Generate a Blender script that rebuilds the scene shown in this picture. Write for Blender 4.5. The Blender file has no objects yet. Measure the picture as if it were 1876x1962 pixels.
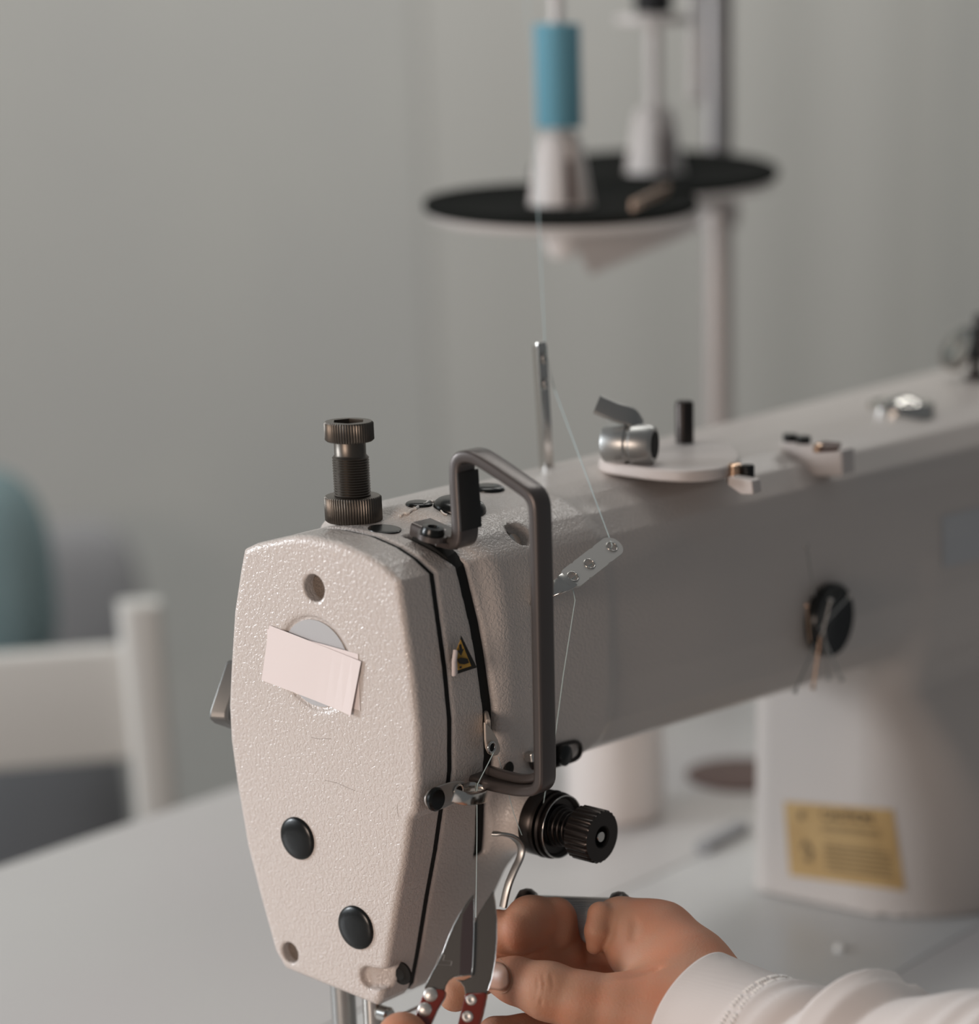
import bpy, math, random
import numpy as np
from math import pi, sin, cos, tan, atan, radians, sqrt, hypot
from mathutils import Vector, Matrix
random.seed(4)
S = 0.001                       # everything below is measured in millimetres
scn = bpy.context.scene
col = scn.collection

# ------------------------------------------------------------------ camera
FPX, PCX, PCY, HOR = 4900., 1376., 2064., -10.     # focal length and principal point in pixels of the frame
PITCH = atan((PCY-HOR)/FPX); AZ = radians(34.)
FH = np.array([cos(AZ), sin(AZ), 0]); RT = np.array([sin(AZ), -cos(AZ), 0])
FW = cos(PITCH)*FH + np.array([0, 0, -sin(PITCH)]); UP = np.cross(RT, FW)
def ray(x, y): return FW + RT*(x-PCX)/FPX - UP*(y-PCY)/FPX
CAM = np.array([0, 0, 150.]) - 980*ray(620, 1480)
def PX(x, y, v): r = ray(x, y); return CAM + r*(v-CAM[0])/r[0]     # point on the plane x = v
def PY(x, y, v): r = ray(x, y); return CAM + r*(v-CAM[1])/r[1]
def PZ(x, y, v): r = ray(x, y); return CAM + r*(v-CAM[2])/r[2]
def PD(x, y, d): return CAM + d*ray(x, y)
cam_d = bpy.data.cameras.new('camera'); cam = bpy.data.objects.new('camera', cam_d); col.objects.link(cam)
cam_d.sensor_fit = 'AUTO'; cam_d.sensor_width = 36*1962/4128.
cam_d.lens = FPX/1962*cam_d.sensor_width
cam_d.shift_x = -(PCX-938)/1962.; cam_d.shift_y = (PCY-981)/1962.
cam_d.clip_start = .05; cam_d.clip_end = 30
cam.matrix_world = Matrix(((RT[0], UP[0], -FW[0], CAM[0]*S), (RT[1], UP[1], -FW[1], CAM[1]*S), (RT[2], UP[2], -FW[2], CAM[2]*S), (0, 0, 0, 1)))
cam_d.dof.use_dof = True; cam_d.dof.focus_distance = .975; cam_d.dof.aperture_fstop = 2.0
scn.camera = cam
scn.view_settings.view_transform = 'Standard'; scn.view_settings.look = 'None'
scn.view_settings.gamma = 1; scn.view_settings.use_curve_mapping = False
scn.view_settings.exposure = 0.22

# ------------------------------------------------------------------ light
w = bpy.data.worlds.new('world'); scn.world = w; w.use_nodes = True
w.node_tree.nodes['Background'].inputs[0].default_value = (.86, .90, .93, 1)
w.node_tree.nodes['Background'].inputs[1].default_value = .122
def area(name, loc, target, size, sy, power, colr):
    l = bpy.data.lights.new(name, 'AREA'); l.shape = 'RECTANGLE'; l.size = size; l.size_y = sy; l.energy = power; l.color = colr
    o = bpy.data.objects.new(name, l); col.objects.link(o); o.location = loc
    o.rotation_euler = (Vector(target)-Vector(loc)).to_track_quat('-Z', 'Y').to_euler(); return o
area('window_and_glint_light', (-.70, 1.32, .50), (.1, .0, .15), 1.1, .95, 7.0, (.84, .93, 1.0))
area('window_and_glint_light', (-.60, .98, .44), (.0, .03, .2), .20, .28, 5.5, (.92, .96, 1.0))  # small extra light added for the glints on the upper face plate
area('room_lamp', (-1.45, -.12, .40), (0, 0, .12), .45, .45, 8.4, (1.0, .80, .67))
area('wall_wash', (.7, .55, 2.1), (1.1, 1.5, .5), 1.0, .6, 13.0, (1.0, .985, .94))  # this and the next are unseen lights added to brighten the back wall
area('wall_wash', (2.3, .55, 2.1), (2.4, 1.5, .5), 1.0, .6, 15.0, (1.0, .975, .93))

# ------------------------------------------------------------------ materials
M = {}
def mat(name, c, rough=.5, metal=0., **k):
    m = bpy.data.materials.new(name); m.use_nodes = True; nt = m.node_tree; b = nt.nodes['Principled BSDF']
    b.inputs['Base Color'].default_value = (*c, 1); b.inputs['Roughness'].default_value = rough; b.inputs['Metallic'].default_value = metal
    for a, v in k.items():
        if a in ('bump', 'speck', 'mottle'): continue
        b.inputs[a.replace('_', ' ')].default_value = v
    tc = nt.nodes.new('ShaderNodeTexCoord')
    if 'bump' in k:
        kind, scale, dist, stren = k['bump']
        if kind == 'crinkle':
            t1 = nt.nodes.new('ShaderNodeTexNoise'); t1.inputs['Scale'].default_value = scale; t1.inputs['Detail'].default_value = 1.0; t1.inputs['Roughness'].default_value = .4
            t1.inputs['Distortion'].default_value = .6
            h = t1.outputs[0]
            r = nt.nodes.new('ShaderNodeMapRange'); r.inputs[1].default_value = .32; r.inputs[2].default_value = .62; r.interpolation_type = 'SMOOTHSTEP'
            nt.links.new(h, r.inputs[0]); h = r.outputs[0]
        elif kind == 'noise':
            t1 = nt.nodes.new('ShaderNodeTexNoise'); t1.inputs['Scale'].default_value = scale; t1.inputs['Detail'].default_value = 4; h = t1.outputs[0]
        elif kind == 'voronoi':
            t1 = nt.nodes.new('ShaderNodeTexVoronoi'); t1.inputs['Scale'].default_value = scale; h = t1.outputs[0]
        elif kind == 'wave':
            t1 = nt.nodes.new('ShaderNodeTexWave'); t1.bands_direction = 'Z'; t1.inputs['Scale'].default_value = scale; t1.inputs['Distortion'].default_value = .3; h = t1.outputs[1]
        nt.links.new(tc.outputs['Object'], t1.inputs['Vector'])
        bp = nt.nodes.new('ShaderNodeBump'); bp.inputs['Strength'].default_value = stren; bp.inputs['Distance'].default_value = dist
        nt.links.new(h, bp.inputs['Height']); nt.links.new(bp.outputs[0], b.inputs['Normal'])
    if 'mottle' in k:
        c2, scale, lo, hi = k['mottle']
        n = nt.nodes.new('ShaderNodeTexNoise'); n.inputs['Scale'].default_value = scale; n.inputs['Detail'].default_value = 3
        nt.links.new(tc.outputs['Object'], n.inputs['Vector'])
        r = nt.nodes.new('ShaderNodeMapRange'); r.inputs[1].default_value = lo; r.inputs[2].default_value = hi
        nt.links.new(n.outputs[0], r.inputs[0])
        x = nt.nodes.new('ShaderNodeMix'); x.data_type = 'RGBA'; x.inputs[6].default_value = (*c, 1); x.inputs[7].default_value = (*c2, 1)
        nt.links.new(r.outputs[0], x.inputs[0]); nt.links.new(x.outputs[2], b.inputs['Base Color'])
    M[name] = m; return m
PAINT = (.62, .565, .53)
mat('enamel', PAINT, .19, bump=('crinkle', 800, .00013, 1.0), Specular_IOR_Level=.5)
mat('enamel_arm', PAINT, .32, bump=('crinkle', 860, .00013, 1.0), Specular_IOR_Level=.5)
mat('enamel_plain', (.66, .60, .57), .35)
mat('gasket', (.006, .006, .005), .8)
mat('black_plastic', (.008, .009, .009), .25, Specular_IOR_Level=.35)
mat('shade_black', (.02, .02, .02), .75)
mat('black_metal', (.05, .043, .040), .34, .85)
mat('knurl_metal', (.13, .115, .10), .38, .9)
mat('guard_metal', (.115, .100, .095), .33, .55)
mat('steel', (.62, .60, .57), .16, 1.)
mat('blade_steel', (.20, .185, .17), .26, .95, bump=('noise', 900, .00002, .3))
mat('blade_hollow', (.085, .07, .075), .34, .9)
mat('dull_steel', (.42, .42, .41), .38, .9)
mat('lever_steel', (.17, .17, .165), .42, .6)
mat('rivet_steel', (.58, .57, .55), .42, .75)
mat('cream_steel', (.62, .54, .47), .35, .3)
mat('badge', (.60, .60, .61), .3, .3)
mat('paper', (.80, .715, .70), .55)
mat('felt', (.12, .10, .085), .95, bump=('noise', 2500, .0003, .8), mottle=((.22, .175, .145), 2600, .4, .6))
mat('sticker_yellow', (.62, .36, .06), .45)
mat('label_tan', (.56, .37, .16), .5, mottle=((.50, .32, .13), 60, .4, .6))
mat('ink', (.02, .018, .015), .6)
mat('ink_soft', (.16, .11, .05), .6)
mat('table', (.53, .52, .505), .38, mottle=((.53, .505, .50), 5, .35, .65), bump=('noise', 60, .0002, .1))
mat('bed', (.60, .60, .59), .28, mottle=((.56, .555, .55), 12, .35, .65))
mat('wall', (.70, .70, .67), .9, mottle=((.67, .67, .65), 3, .35, .65), bump=('noise', 30, .001, .1))
mat('floor', (.20, .20, .20), .7, mottle=((.26, .25, .24), 8, .4, .6))
mat('curtain', (.70, .695, .665), .95)
mat('chair', (.66, .65, .62), .5)
mat('teal', (.19, .27, .285), .9, bump=('noise', 120, .002, .4))
mat('slate', (.16, .165, .175), .9, bump=('noise', 90, .003, .4))
mat('blue_thread', (.19, .47, .60), .6, bump=('wave', 900, .0003, .7))
mat('blue_strand', (.52, .66, .68), .5)
mat('black_thread', (.008, .008, .01), .7)
mat('grey_thread', (.46, .45, .44), .3, .5, bump=('wave', 700, .0003, .5))
mat('white_plastic', (.66, .62, .60), .35)
mat('foam', (.010, .011, .010), .95, Specular_IOR_Level=.1, bump=('noise', 400, .0006, .6))
mat('pole', (.42, .385, .37), .36, .3)
mat('shadow_and_hinge_grey', (.32, .32, .33), .9)
mat('tan_glint', (.62, .43, .32), .35)
mat('brown', (.10, .055, .045), .6)
mat('copper', (.55, .38, .27), .25, .9)
mat('lint', (.8, .78, .75), .9)
mat('red_handle', (.17, .022, .012), .16, Coat_Weight=.6, Coat_Roughness=.08)
mat('skin', (.47, .25, .16), .62, Subsurface_Weight=.28, Subsurface_Scale=.004, bump=('voronoi', 1100, .00018, .35), mottle=((.53, .225, .13), 45, .38, .62))
M['skin'].node_tree.nodes['Principled BSDF'].inputs['Subsurface Radius'].default_value = (1, .35, .15)
mat('nail', (.50, .28, .20), .38, Subsurface_Weight=.2, Subsurface_Scale=.002)
mat('cloth', (.70, .645, .62), .92, bump=('wave', 420, .00012, .3))
mat('stitch', (.76, .72, .68), .9)

# ------------------------------------------------------------------ helpers
def empty(name, loc, label=None, cat=None, group=None):
    o = bpy.data.objects.new(name, None); col.objects.link(o); o.location = Vector([float(c)*S for c in loc]); o.empty_display_size = .01
    if label: o['label'] = label; o['category'] = cat
    if group: o['group'] = group
    return o
def tag(o, label, cat=None, group=None, kind=None):
    if label: o['label'] = label
    if cat: o['category'] = cat
    if group: o['group'] = group
    if kind: o['kind'] = kind
    return o
def origin(o):                                    # world origin of a parent chain (only translations are used)
    v = Vector((0, 0, 0))
    while o: v += o.location; o = o.parent
    return v
def mesh(name, V, Fc, m, parent=None, smooth=35, origin_at=None):
    me = bpy.data.meshes.new(name)
    V = np.asarray(V, float)
    c = np.array(origin_at, float) if origin_at is not None else (V.min(0)+V.max(0))/2 * np.array([1, 1, 0]) + np.array([0, 0, V[:, 2].min()])
    o = bpy.data.objects.new(name, me); col.objects.link(o)
    if isinstance(Fc, np.ndarray):
        n = len(Fc); Vl = (V-c)*S
        me.vertices.add(len(Vl)); me.vertices.foreach_set('co', Vl.astype('f').ravel())
        me.loops.add(n*4); me.loops.foreach_set('vertex_index', Fc.astype('i').ravel())
        me.polygons.add(n); me.polygons.foreach_set('loop_start', np.arange(0, n*4, 4, dtype='i'))
        me.update(calc_edges=True); me.validate()
    else:
        me.from_pydata([tuple(v) for v in (V-c)*S], [], [tuple(f) for f in Fc]); me.validate()
    me.materials.append(M[m])
    if smooth:
        me.polygons.foreach_set('use_smooth', [True]*len(me.polygons)); me.set_sharp_from_angle(angle=radians(smooth))
    o.location = Vector(c*S)
    if parent is not None:
        o.parent = parent; o.location = Vector(c*S) - origin(parent)
    return o
class G:                                          # gathers geometry, mm
    def __init__(s): s.V = []; s.F = []
    def add(s, V, F):
        n = len(s.V); s.V += [tuple(map(float, v)) for v in V]; s.F += [tuple(i+n for i in f) for f in F]; return s
    def out(s, name, m, parent=None, smooth=35, bevel=0, seg=2, origin_at=None):
        o = mesh(name, s.V, s.F, m, parent, smooth, origin_at)
        if bevel:
            b = o.modifiers.new('bevel', 'BEVEL'); b.width = bevel*S; b.segments = seg; b.limit_method = 'ANGLE'; b.angle_limit = radians(40)
        return o
def nrm(v): v = np.array(v, float); return v/np.linalg.norm(v)
def basis(ax, hint=None):
    ax = nrm(ax); h = np.array(hint if hint is not None else ((0, 0, 1) if abs(ax[2]) < .9 else (1, 0, 0)), float)
    u = nrm(np.cross(h, ax)); v = np.cross(ax, u); return u, v, ax
def lathe(prof, o, ax=(0, 0, 1), seg=40, rad=None, hint=None, cap=True):
    u, v, a = basis(ax, hint); o = np.array(o, float); V = []; F = []
    n = len(prof)
    for i in range(seg):
        t = 2*pi*i/seg
        for j, (r, h) in enumerate(prof):
            rr = r if rad is None else r*rad(t, j)
            V.append(o + a*h + (u*cos(t)+v*sin(t))*rr)
    for i in range(seg):
        k = (i+1) % seg
        for j in range(n-1): F.append((i*n+j, k*n+j, k*n+j+1, i*n+j+1))
    if cap and prof[0][0] > 1e-6: F.append(tuple(i*n for i in range(seg))[::-1])
    if cap and prof[-1][0] > 1e-6: F.append(tuple(i*n+n-1 for i in range(seg)))
    return V, F
def smoothpath(P, it=2):
    P = [np.array(p, float) for p in P]
    for _ in range(it):
        Q = [P[0]]
        for a, b in zip(P[:-1], P[1:]): Q += [a*.75+b*.25, a*.25+b*.75]
        Q.append(P[-1]); P = Q
    return P
def sweep(P, sect, hint=(1, 0, 0), scale=None, cap=True):
    """sect: list of (a,b): a along the hint side, b along the path normal"""
    V = []; F = []; n = len(sect); P = [np.array(p, float) for p in P]
    for i, p in enumerate(P):
        t = nrm(P[min(i+1, len(P)-1)] - P[max(i-1, 0)])
        a = np.array(hint, float); a = nrm(a - t*np.dot(a, t)); b = np.cross(t, a)
        s = 1 if scale is None else scale(i/(len(P)-1))
        for q in sect: V.append(p + a*q[0]*s + b*q[1]*s)
    for i in range(len(P)-1):
        for j in range(n):
            k = (j+1) % n; F.append((i*n+j, i*n+k, (i+1)*n+k, (i+1)*n+j))
    if cap: F.append(tuple(range(n))[::-1]); F.append(tuple((len(P)-1)*n+j for j in range(n)))
    return V, F
def circ(r, n=10): return [(r*cos(2*pi*i/n), r*sin(2*pi*i/n)) for i in range(n)]
def rrect(w, h, r=.8, n=3):
    out = []
    for cx, cy, a0 in ((w/2-r, h/2-r, 0), (-w/2+r, h/2-r, pi/2), (-w/2+r, -h/2+r, pi), (w/2-r, -h/2+r, 3*pi/2)):
        for i in range(n+1): out.append((cx+r*cos(a0+pi/2*i/n), cy+r*sin(a0+pi/2*i/n)))
    return out
def tube(P, r, n=10, hint=(.3, .5, .8)): return sweep(P, circ(r, n), hint)
def prism(pts, ext):
    n = len(pts); P = [np.array(p, float) for p in pts]; e = np.array(ext, float)
    V = P + [p+e for p in P]
    F = [tuple(range(n))[::-1], tuple(range(n, 2*n))] + [(i, (i+1) % n, (i+1) % n+n, i+n) for i in range(n)]
    return V, F
def box(c, s, rz=0):
    c = np.array(c, float); V = []
    for x in (-.5, .5):
        for y in (-.5, .5):
            for z in (-.5, .5):
                px, py = x*s[0], y*s[1]
                V.append((c[0]+px*cos(rz)-py*sin(rz), c[1]+px*sin(rz)+py*cos(rz), c[2]+z*s[2]))
    return V, [(0, 1, 3, 2), (4, 6, 7, 5), (0, 4, 5, 1), (2, 3, 7, 6), (0, 2, 6, 4), (1, 5, 7, 3)]
def bar(a, b, w, h, hint=(0, 0, 1)): return sweep([a, b], [(w/2, h/2), (-w/2, h/2), (-w/2, -h/2), (w/2, -h/2)], hint)
# ---- signed distance modelling
def surfnet(f, xs, ys, zs):
    X, Y, Z = np.meshgrid(xs, ys, zs, indexing='ij', sparse=True)
    D = f(X, Y, Z); D = np.broadcast_to(D, (len(xs), len(ys), len(zs))).astype('f')
    s = D < 0; nx, ny, nz = D.shape
    acc = np.zeros((nx-1, ny-1, nz-1, 3), 'f'); cnt = np.zeros((nx-1, ny-1, nz-1), 'f')
    ax = [np.asarray(xs, 'f'), np.asarray(ys, 'f'), np.asarray(zs, 'f')]
    quads = []
    def sl(a, i, n):
        return tuple(slice(i, n-1+i) if k == a else slice(None) for k in range(3))
    edges = []
    for a in range(3):
        n = D.shape[a]
        d0 = D[sl(a, 0, n)]; d1 = D[sl(a, 1, n)]; cr = (d0 < 0) != (d1 < 0)
        idx = np.argwhere(cr); v0 = d0[cr]; v1 = d1[cr]; t = v0/(v0-v1)
        pos = np.stack([ax[k][idx[:, k]] for k in range(3)], 1); pos[:, a] += t*(ax[a][idx[:, a]+1]-ax[a][idx[:, a]])
        b, c = [(1, 2), (2, 0), (0, 1)][a]
        cells = []
        for db, dc in ((0, 0), (-1, 0), (-1, -1), (0, -1)):
            ci = idx.copy(); ci[:, b] += db; ci[:, c] += dc; cells.append(ci)
        ok = np.ones(len(idx), bool)
        for ci in cells:
            g = (ci >= 0).all(1) & (ci[:, 0] < nx-1) & (ci[:, 1] < ny-1) & (ci[:, 2] < nz-1); ok &= g
            cg = ci[g]; np.add.at(acc, (cg[:, 0], cg[:, 1], cg[:, 2]), pos[g]); np.add.at(cnt, (cg[:, 0], cg[:, 1], cg[:, 2]), 1)
        edges.append(([c_[ok] for c_ in cells], (v0 < 0)[ok]))
    used = cnt > 0; vid = np.full(cnt.shape, -1, 'i'); vid[used] = np.arange(used.sum())
    V = acc[used]/cnt[used][:, None]
    for cells, inside in edges:
        q = np.stack([vid[c[:, 0], c[:, 1], c[:, 2]] for c in cells], 1)
        q[~inside] = q[~inside][:, ::-1]; quads.append(q)
    return V, np.concatenate(quads)
def sdpoly(P, X, Y):
    P = np.asarray(P, float); d = None; s = None
    n = len(P)
    for i in range(n):
        a = P[i]; b = P[i-1]; ex, ey = b-a; wx = X-a[0]; wy = Y-a[1]
        t = np.clip((wx*ex+wy*ey)/(ex*ex+ey*ey), 0, 1)
        dd = (wx-ex*t)**2 + (wy-ey*t)**2
        d = dd if d is None else np.minimum(d, dd)
        c1 = Y >= a[1]; c2 = Y < b[1]; c3 = ex*wy > ey*wx
        flip = (c1 & c2 & c3) | (~c1 & ~c2 & ~c3)
        s = np.where(flip, -1., 1.) if s is None else s*np.where(flip, -1., 1.)
    return s*np.sqrt(d)
def smin(a, b, k): h = np.maximum(k-np.abs(a-b), 0)/k; return np.minimum(a, b)-h*h*k*.25
def smax(a, b, k): return -smin(-a, -b, k)
def caps(X, Y, Z, a, b, ra, rb):
    a = np.array(a, float); b = np.array(b, float); e = b-a; L2 = float(e@e)
    t = np.clip(((X-a[0])*e[0]+(Y-a[1])*e[1]+(Z-a[2])*e[2])/L2, 0, 1)
    return np.sqrt((X-a[0]-e[0]*t)**2+(Y-a[1]-e[1]*t)**2+(Z-a[2]-e[2]*t)**2)-(ra+(rb-ra)*t)
def march(f, x, y, d0, d1, off=.3):
    """the point where the camera-side ray meets the surface f, lifted by off towards the viewer"""
    r = ray(x, y); ts = np.linspace(d0, d1, 500); P = CAM[:, None]+r[:, None]*ts
    D = f(P[0], P[1], P[2]); i = np.argmax(D < 0)
    if not (D < 0).any(): i = int(np.argmin(D))
    if i > 0 and D[i] < 0: t = ts[i-1]+(ts[i]-ts[i-1])*D[i-1]/(D[i-1]-D[i])
    else: t = ts[i]
    p = CAM+r*t; e = .5
    g = np.array([f(*[np.array([p[k]+(e if k == j else 0)]) for k in range(3)])[0]-f(*[np.array([p[k]-(e if k == j else 0)]) for k in range(3)])[0] for j in range(3)])
    return p + nrm(g)*off
def decal(f, quad, d0, d1, off=.3, nu=14, nv=10, sh=None):
    """patch of a sticker wrapped on the surface f; quad = four frame points, clockwise from top left"""
    q = [np.array(p, float) for p in quad]; V = []; F = []
    for j in range(nv+1):
        for i in range(nu+1):
            u, v = i/nu, j/nv; p = (q[0]*(1-u)+q[1]*u)*(1-v)+(q[3]*(1-u)+q[2]*u)*v
            V.append(march(f, p[0], p[1], d0, d1, off))
    for j in range(nv):
        for i in range(nu): a = j*(nu+1)+i; F.append((a, a+nu+1, a+nu+2, a+1))
    return V, F

# ================================================================== the setting
FLOOR = -750
WALL_Y = 1500
G().add(*box((900, WALL_Y+40, 400), (6400, 80, 2500))).out('wall_back', 'wall', smooth=0)['kind'] = 'structure'
G().add(*box((3640, 200, 400), (80, 2700, 2500))).out('wall_right', 'wall', smooth=0)['kind'] = 'structure'
G().add(*box((900, 200, FLOOR-25), (6400, 3400, 50))).out('floor', 'floor', smooth=0)['kind'] = 'structure'
# curtain at the right of the back wall, soft folds
def curtain():
    g = G(); V = []; n = 240
    x0, x1 = 1850., 3100.
    for i in range(n+1):
        x = x0+(x1-x0)*i/n; e = min(1, (x-x0)/260.); y = WALL_Y-4-26*e+(6*sin(x*.019)+4*sin(x*.0093+1))*e
        for z in (FLOOR+30, 1500.): V.append((x, y, z))
    F = [(2*i, 2*i+2, 2*i+3, 2*i+1) for i in range(n)]
    m = len(V); V += [(v[0], v[1]+3, v[2]) for v in V]
    F += [(a+m, d+m, c+m, b+m) for a, b, c, d in F]
    o = g.add(V, F).out('curtain', 'curtain', smooth=60)
    tag(o, 'pale curtain with soft vertical folds, blurred, on the wall right of the spool stand pole', 'curtain')
curtain()

# ================================================================== table
tb = empty('sewing_table', (300, 0, FLOOR), 'long white sewing table that carries the cream sewing machine', 'table')
g = G()
# the top leaves an opening for the machine bed
X0, X1, Y0, Y1, bx0, bx1, by0, by1 = -620, 1250, -330, 380, -75, 640, -94.6, 84.6
for x0, x1, y0, y1 in ((X0, bx0-.6, Y0, Y1), (bx1+.6, X1, Y0, Y1), (bx0-.6, bx1+.6, Y0, by0), (bx0-.6, bx1+.6, by1, Y1)):
    g.add(*box(((x0+x1)/2, (y0+y1)/2, -20), (x1-x0, y1-y0, 40)))
g.out('table_top', 'table', tb, smooth=0)
for x in (X0+80, X1-80):
    for y in (Y0+80, Y1-80): G().add(*box((x, y, (FLOOR-40)/2), (50, 50, -FLOOR-40))).out('leg', 'table', tb, smooth=0, bevel=3)
# dark round plug in the table, half hidden by the machine column
o = G().add(*lathe([(0, .0), (32, .0), (33, 1), (33, 2), (28, 3.2), (0, 3)], PZ(1422, 1487, .0), seg=48)).out('grommet', 'brown')
tag(o, 'dark brown round cover on the table, partly hidden by the machine column', 'cable cover')
o = G().add(*box(PZ(1385, 1603, 3.), (46, 9, 5.5), radians(5))).out('hinge', 'shadow_and_hinge_grey', bevel=1)
tag(o, 'dark hinge lying along the seam behind the machine bed, left of the column', 'hinge')

# ================================================================== white jar behind the arm
c = PZ(1180, 1560, 0)
o = G().add(*lathe([(0, 0), (24, 0), (27, 2.5), (27.5, 8), (27, 80), (25.5, 85), (10, 90), (9, 100), (0, 100)], c, seg=64)).out('white_jar', 'white_plastic')
tag(o, 'white round plastic jar standing on the table behind the tension knob', 'jar')

# ================================================================== sewing machine
sm = empty('sewing_machine', (150, 0, 0), 'cream industrial sewing machine with textured enamel head, standing on the white table', 'sewing machine')
HEAD = [(0, 240.2), (-15, 239.2), (-27, 236.4), (-35, 233.2), (-42.6, 228.4), (-44.5, 213), (-46.9, 194), (-48.3, 174), (-47.3, 154), (-45, 141.5),
        (-42.3, 138), (-38.2, 120), (-33, 101), (-27, 77), (-22.5, 61), (-20, 58), (28, 63.6), (33, 70), (39.2, 92), (44.4, 113), (47.6, 138), (49, 155), (48.6, 169), (46.2, 184),
        (42, 207), (37.3, 223), (34.4, 231.6), (28, 234.4), (8, 239.6)]
ARM = [(0, 242), (-14, 241.3), (-28, 239), (-38, 234), (-44.5, 226), (-47.5, 215), (-49, 200), (-49, 168), (-46.5, 152), (-41, 141.5), (-32, 136.5), (0, 135.5), (30, 137), (40, 143), (47, 158), (48, 200), (46, 218), (42, 228), (34, 235.5), (20, 240)]
SLZ = [100, 116, 132, 145, 165, 186, 206, 228, 240, 250]; SLX = [50, 47.5, 44.5, 43, 42.5, 41, 39.5, 36, 31, 25]
XZH = [(19.6, 40), (46, 40), (60, 78), (70, 98), (76, 106), (82, 122), (86, 138), (110, 146), (110, 260), (19.6, 260)]
def column_sdf(X, Y, Z):
    fr = -np.interp(Z, [0, 45, 80, 112], [92, 86, 72, 56]); rf = np.interp(Z, [0, 45, 80, 112], [62, 56, 40, 24]); cx, cy = 470, (33+fr)/2
    hx, hy = 126, (33-fr)/2
    rr = np.where(Y < cy, rf, 14.)
    qx = np.abs(X-cx)-hx+rr; qy = np.abs(Y-cy)-hy+rr
    d = np.sqrt(np.maximum(qx, 0)**2+np.maximum(qy, 0)**2)+np.minimum(np.maximum(qx, qy), 0)-rr
    d = d - 1.5*np.exp(-np.maximum(Z, 0)/3.)
    return smax(smax(d, -Z, 1.), Z-170, 4)
def body_sdf(X, Y, Z):
    w = 1+np.clip(X-60, 0, 500)/340*.33
    arm = sdpoly(ARM, Y/w, 241+(Z-241)/(1+np.clip(X-90, 0, 260)*.00033))
    arm = smax(smax(arm, 50-X, 6), X-640, 8)
    head = smax(smax(sdpoly(HEAD, Y, Z), sdpoly(XZH, X, Z), 3.), 19.6-X, 1.6)
    boss = smax(np.sqrt((X-66.5)**2+(Z-122.3)**2)-13.2, smax(-55.-Y, Y-10, 1.), 3)
    d = smin(smin(arm, head, 12), boss, 12)
    d = smin(d, column_sdf(X, Y, Z), 16)
    sc = np.interp(Z, SLZ, SLX)
    cut = smax(smax(np.abs(X-sc)-2.9, Y+20., 1), 110-Z+(X-46)*.2, 1)
    d = smax(d, -cut, 1.4)
    # round recess in the front chamfer
    c = PY(991, 1026, -40.); n = nrm((0, -.75, .66)); q = (X-c[0])*n[0]+(Y-c[1])*n[1]+(Z-c[2])*n[2]
    rr = np.sqrt(np.maximum((X-c[0])**2+(Y-c[1])**2+(Z-c[2])**2-q*q, 0))
    d = smax(d, -smax(rr-5.6, -4.-q, .5), .7)
    return d
xs = [18.0]
while xs[-1] < 648: xs.append(xs[-1]+(.8 if xs[-1] < 112 else min(4., .8+(xs[-1]-112)*.06)))
V, F = surfnet(body_sdf, np.array(xs), np.arange(-108, 78, 1.), np.arange(-2, 247, 1.))
body = mesh('arm_body', V, F, 'enamel_arm', sm, smooth=50)
# textured head skin fades into smoother paint further down the arm: done in the material
nt = M['enamel_arm'].node_tree
bp = [n for n in nt.nodes if n.type == 'BUMP'][0]
geo = nt.nodes.new('ShaderNodeNewGeometry'); sx = nt.nodes.new('ShaderNodeSeparateXYZ'); mr = nt.nodes.new('ShaderNodeMapRange')
mr.inputs[1].default_value = .06; mr.inputs[2].default_value = .30; mr.inputs[3].default_value = 1.; mr.inputs[4].default_value = .12
nt.links.new(geo.outputs[0], sx.inputs[0]); nt.links.new(sx.outputs[0], mr.inputs[0]); nt.links.new(mr.outputs[0], bp.inputs['Strength'])

G().add(*box(((bx0+bx1)/2, -5, -16), (bx1-bx0, 178, 32))).out('bed', 'bed', sm, smooth=0, bevel=1.2)

# face plate with badge recess, screw holes and bottom notch
cb = PX(603, 1272, 0); ch = PX(601, 1127, 0); cl = PX(555, 1826, 0); cn0 = PX(706, 1874, 0); cn1 = PX(742, 1880, 0)
def plate_sdf(X, Y, Z):
    d2 = sdpoly(HEAD, Y, Z)
    d = smax(smax(d2, -X, 3.0), X-17.6, .8)
    r = np.sqrt((Y-cb[1])**2+(Z-cb[2])**2)
    d = smax(d, -smax(r-17.0, X-1.0, .6), 3.4)
    r = np.sqrt((Y-ch[1])**2+(Z-ch[2])**2); d = smax(d, -smax(r-5.1, X-9, .5), .5)
    r = np.sqrt((Y-cl[1])**2+(Z-cl[2])**2); d = smax(d, -smax(r-4.3, X-6, .5), .8)
    e = cn1-cn0; t = np.clip(((Y-cn0[1])*e[1]+(Z-cn0[2])*e[2])/(e[1]**2+e[2]**2), 0, 1)
    r = np.sqrt((Y-cn0[1]-e[1]*t)**2+(Z-cn0[2]-e[2]*t)**2); d = smax(d, -smax(r-4.4, X-3.5-5*t, 2), 1.4)
    return d
V, F = surfnet(plate_sdf, np.arange(-1.5, 20.5, .5), np.arange(-52, 52, .6), np.arange(55, 246, .6))
mesh('face_plate', V, F, 'enamel', sm, smooth=50)
# dark joint between plate and head
core = [(y*.982, 150+(z-150)*.989) for y, z in HEAD]
G().add(*prism([(16.6, y, z) for y, z in core], (5, 0, 0))).out('gasket', 'gasket', sm, smooth=0)
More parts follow.
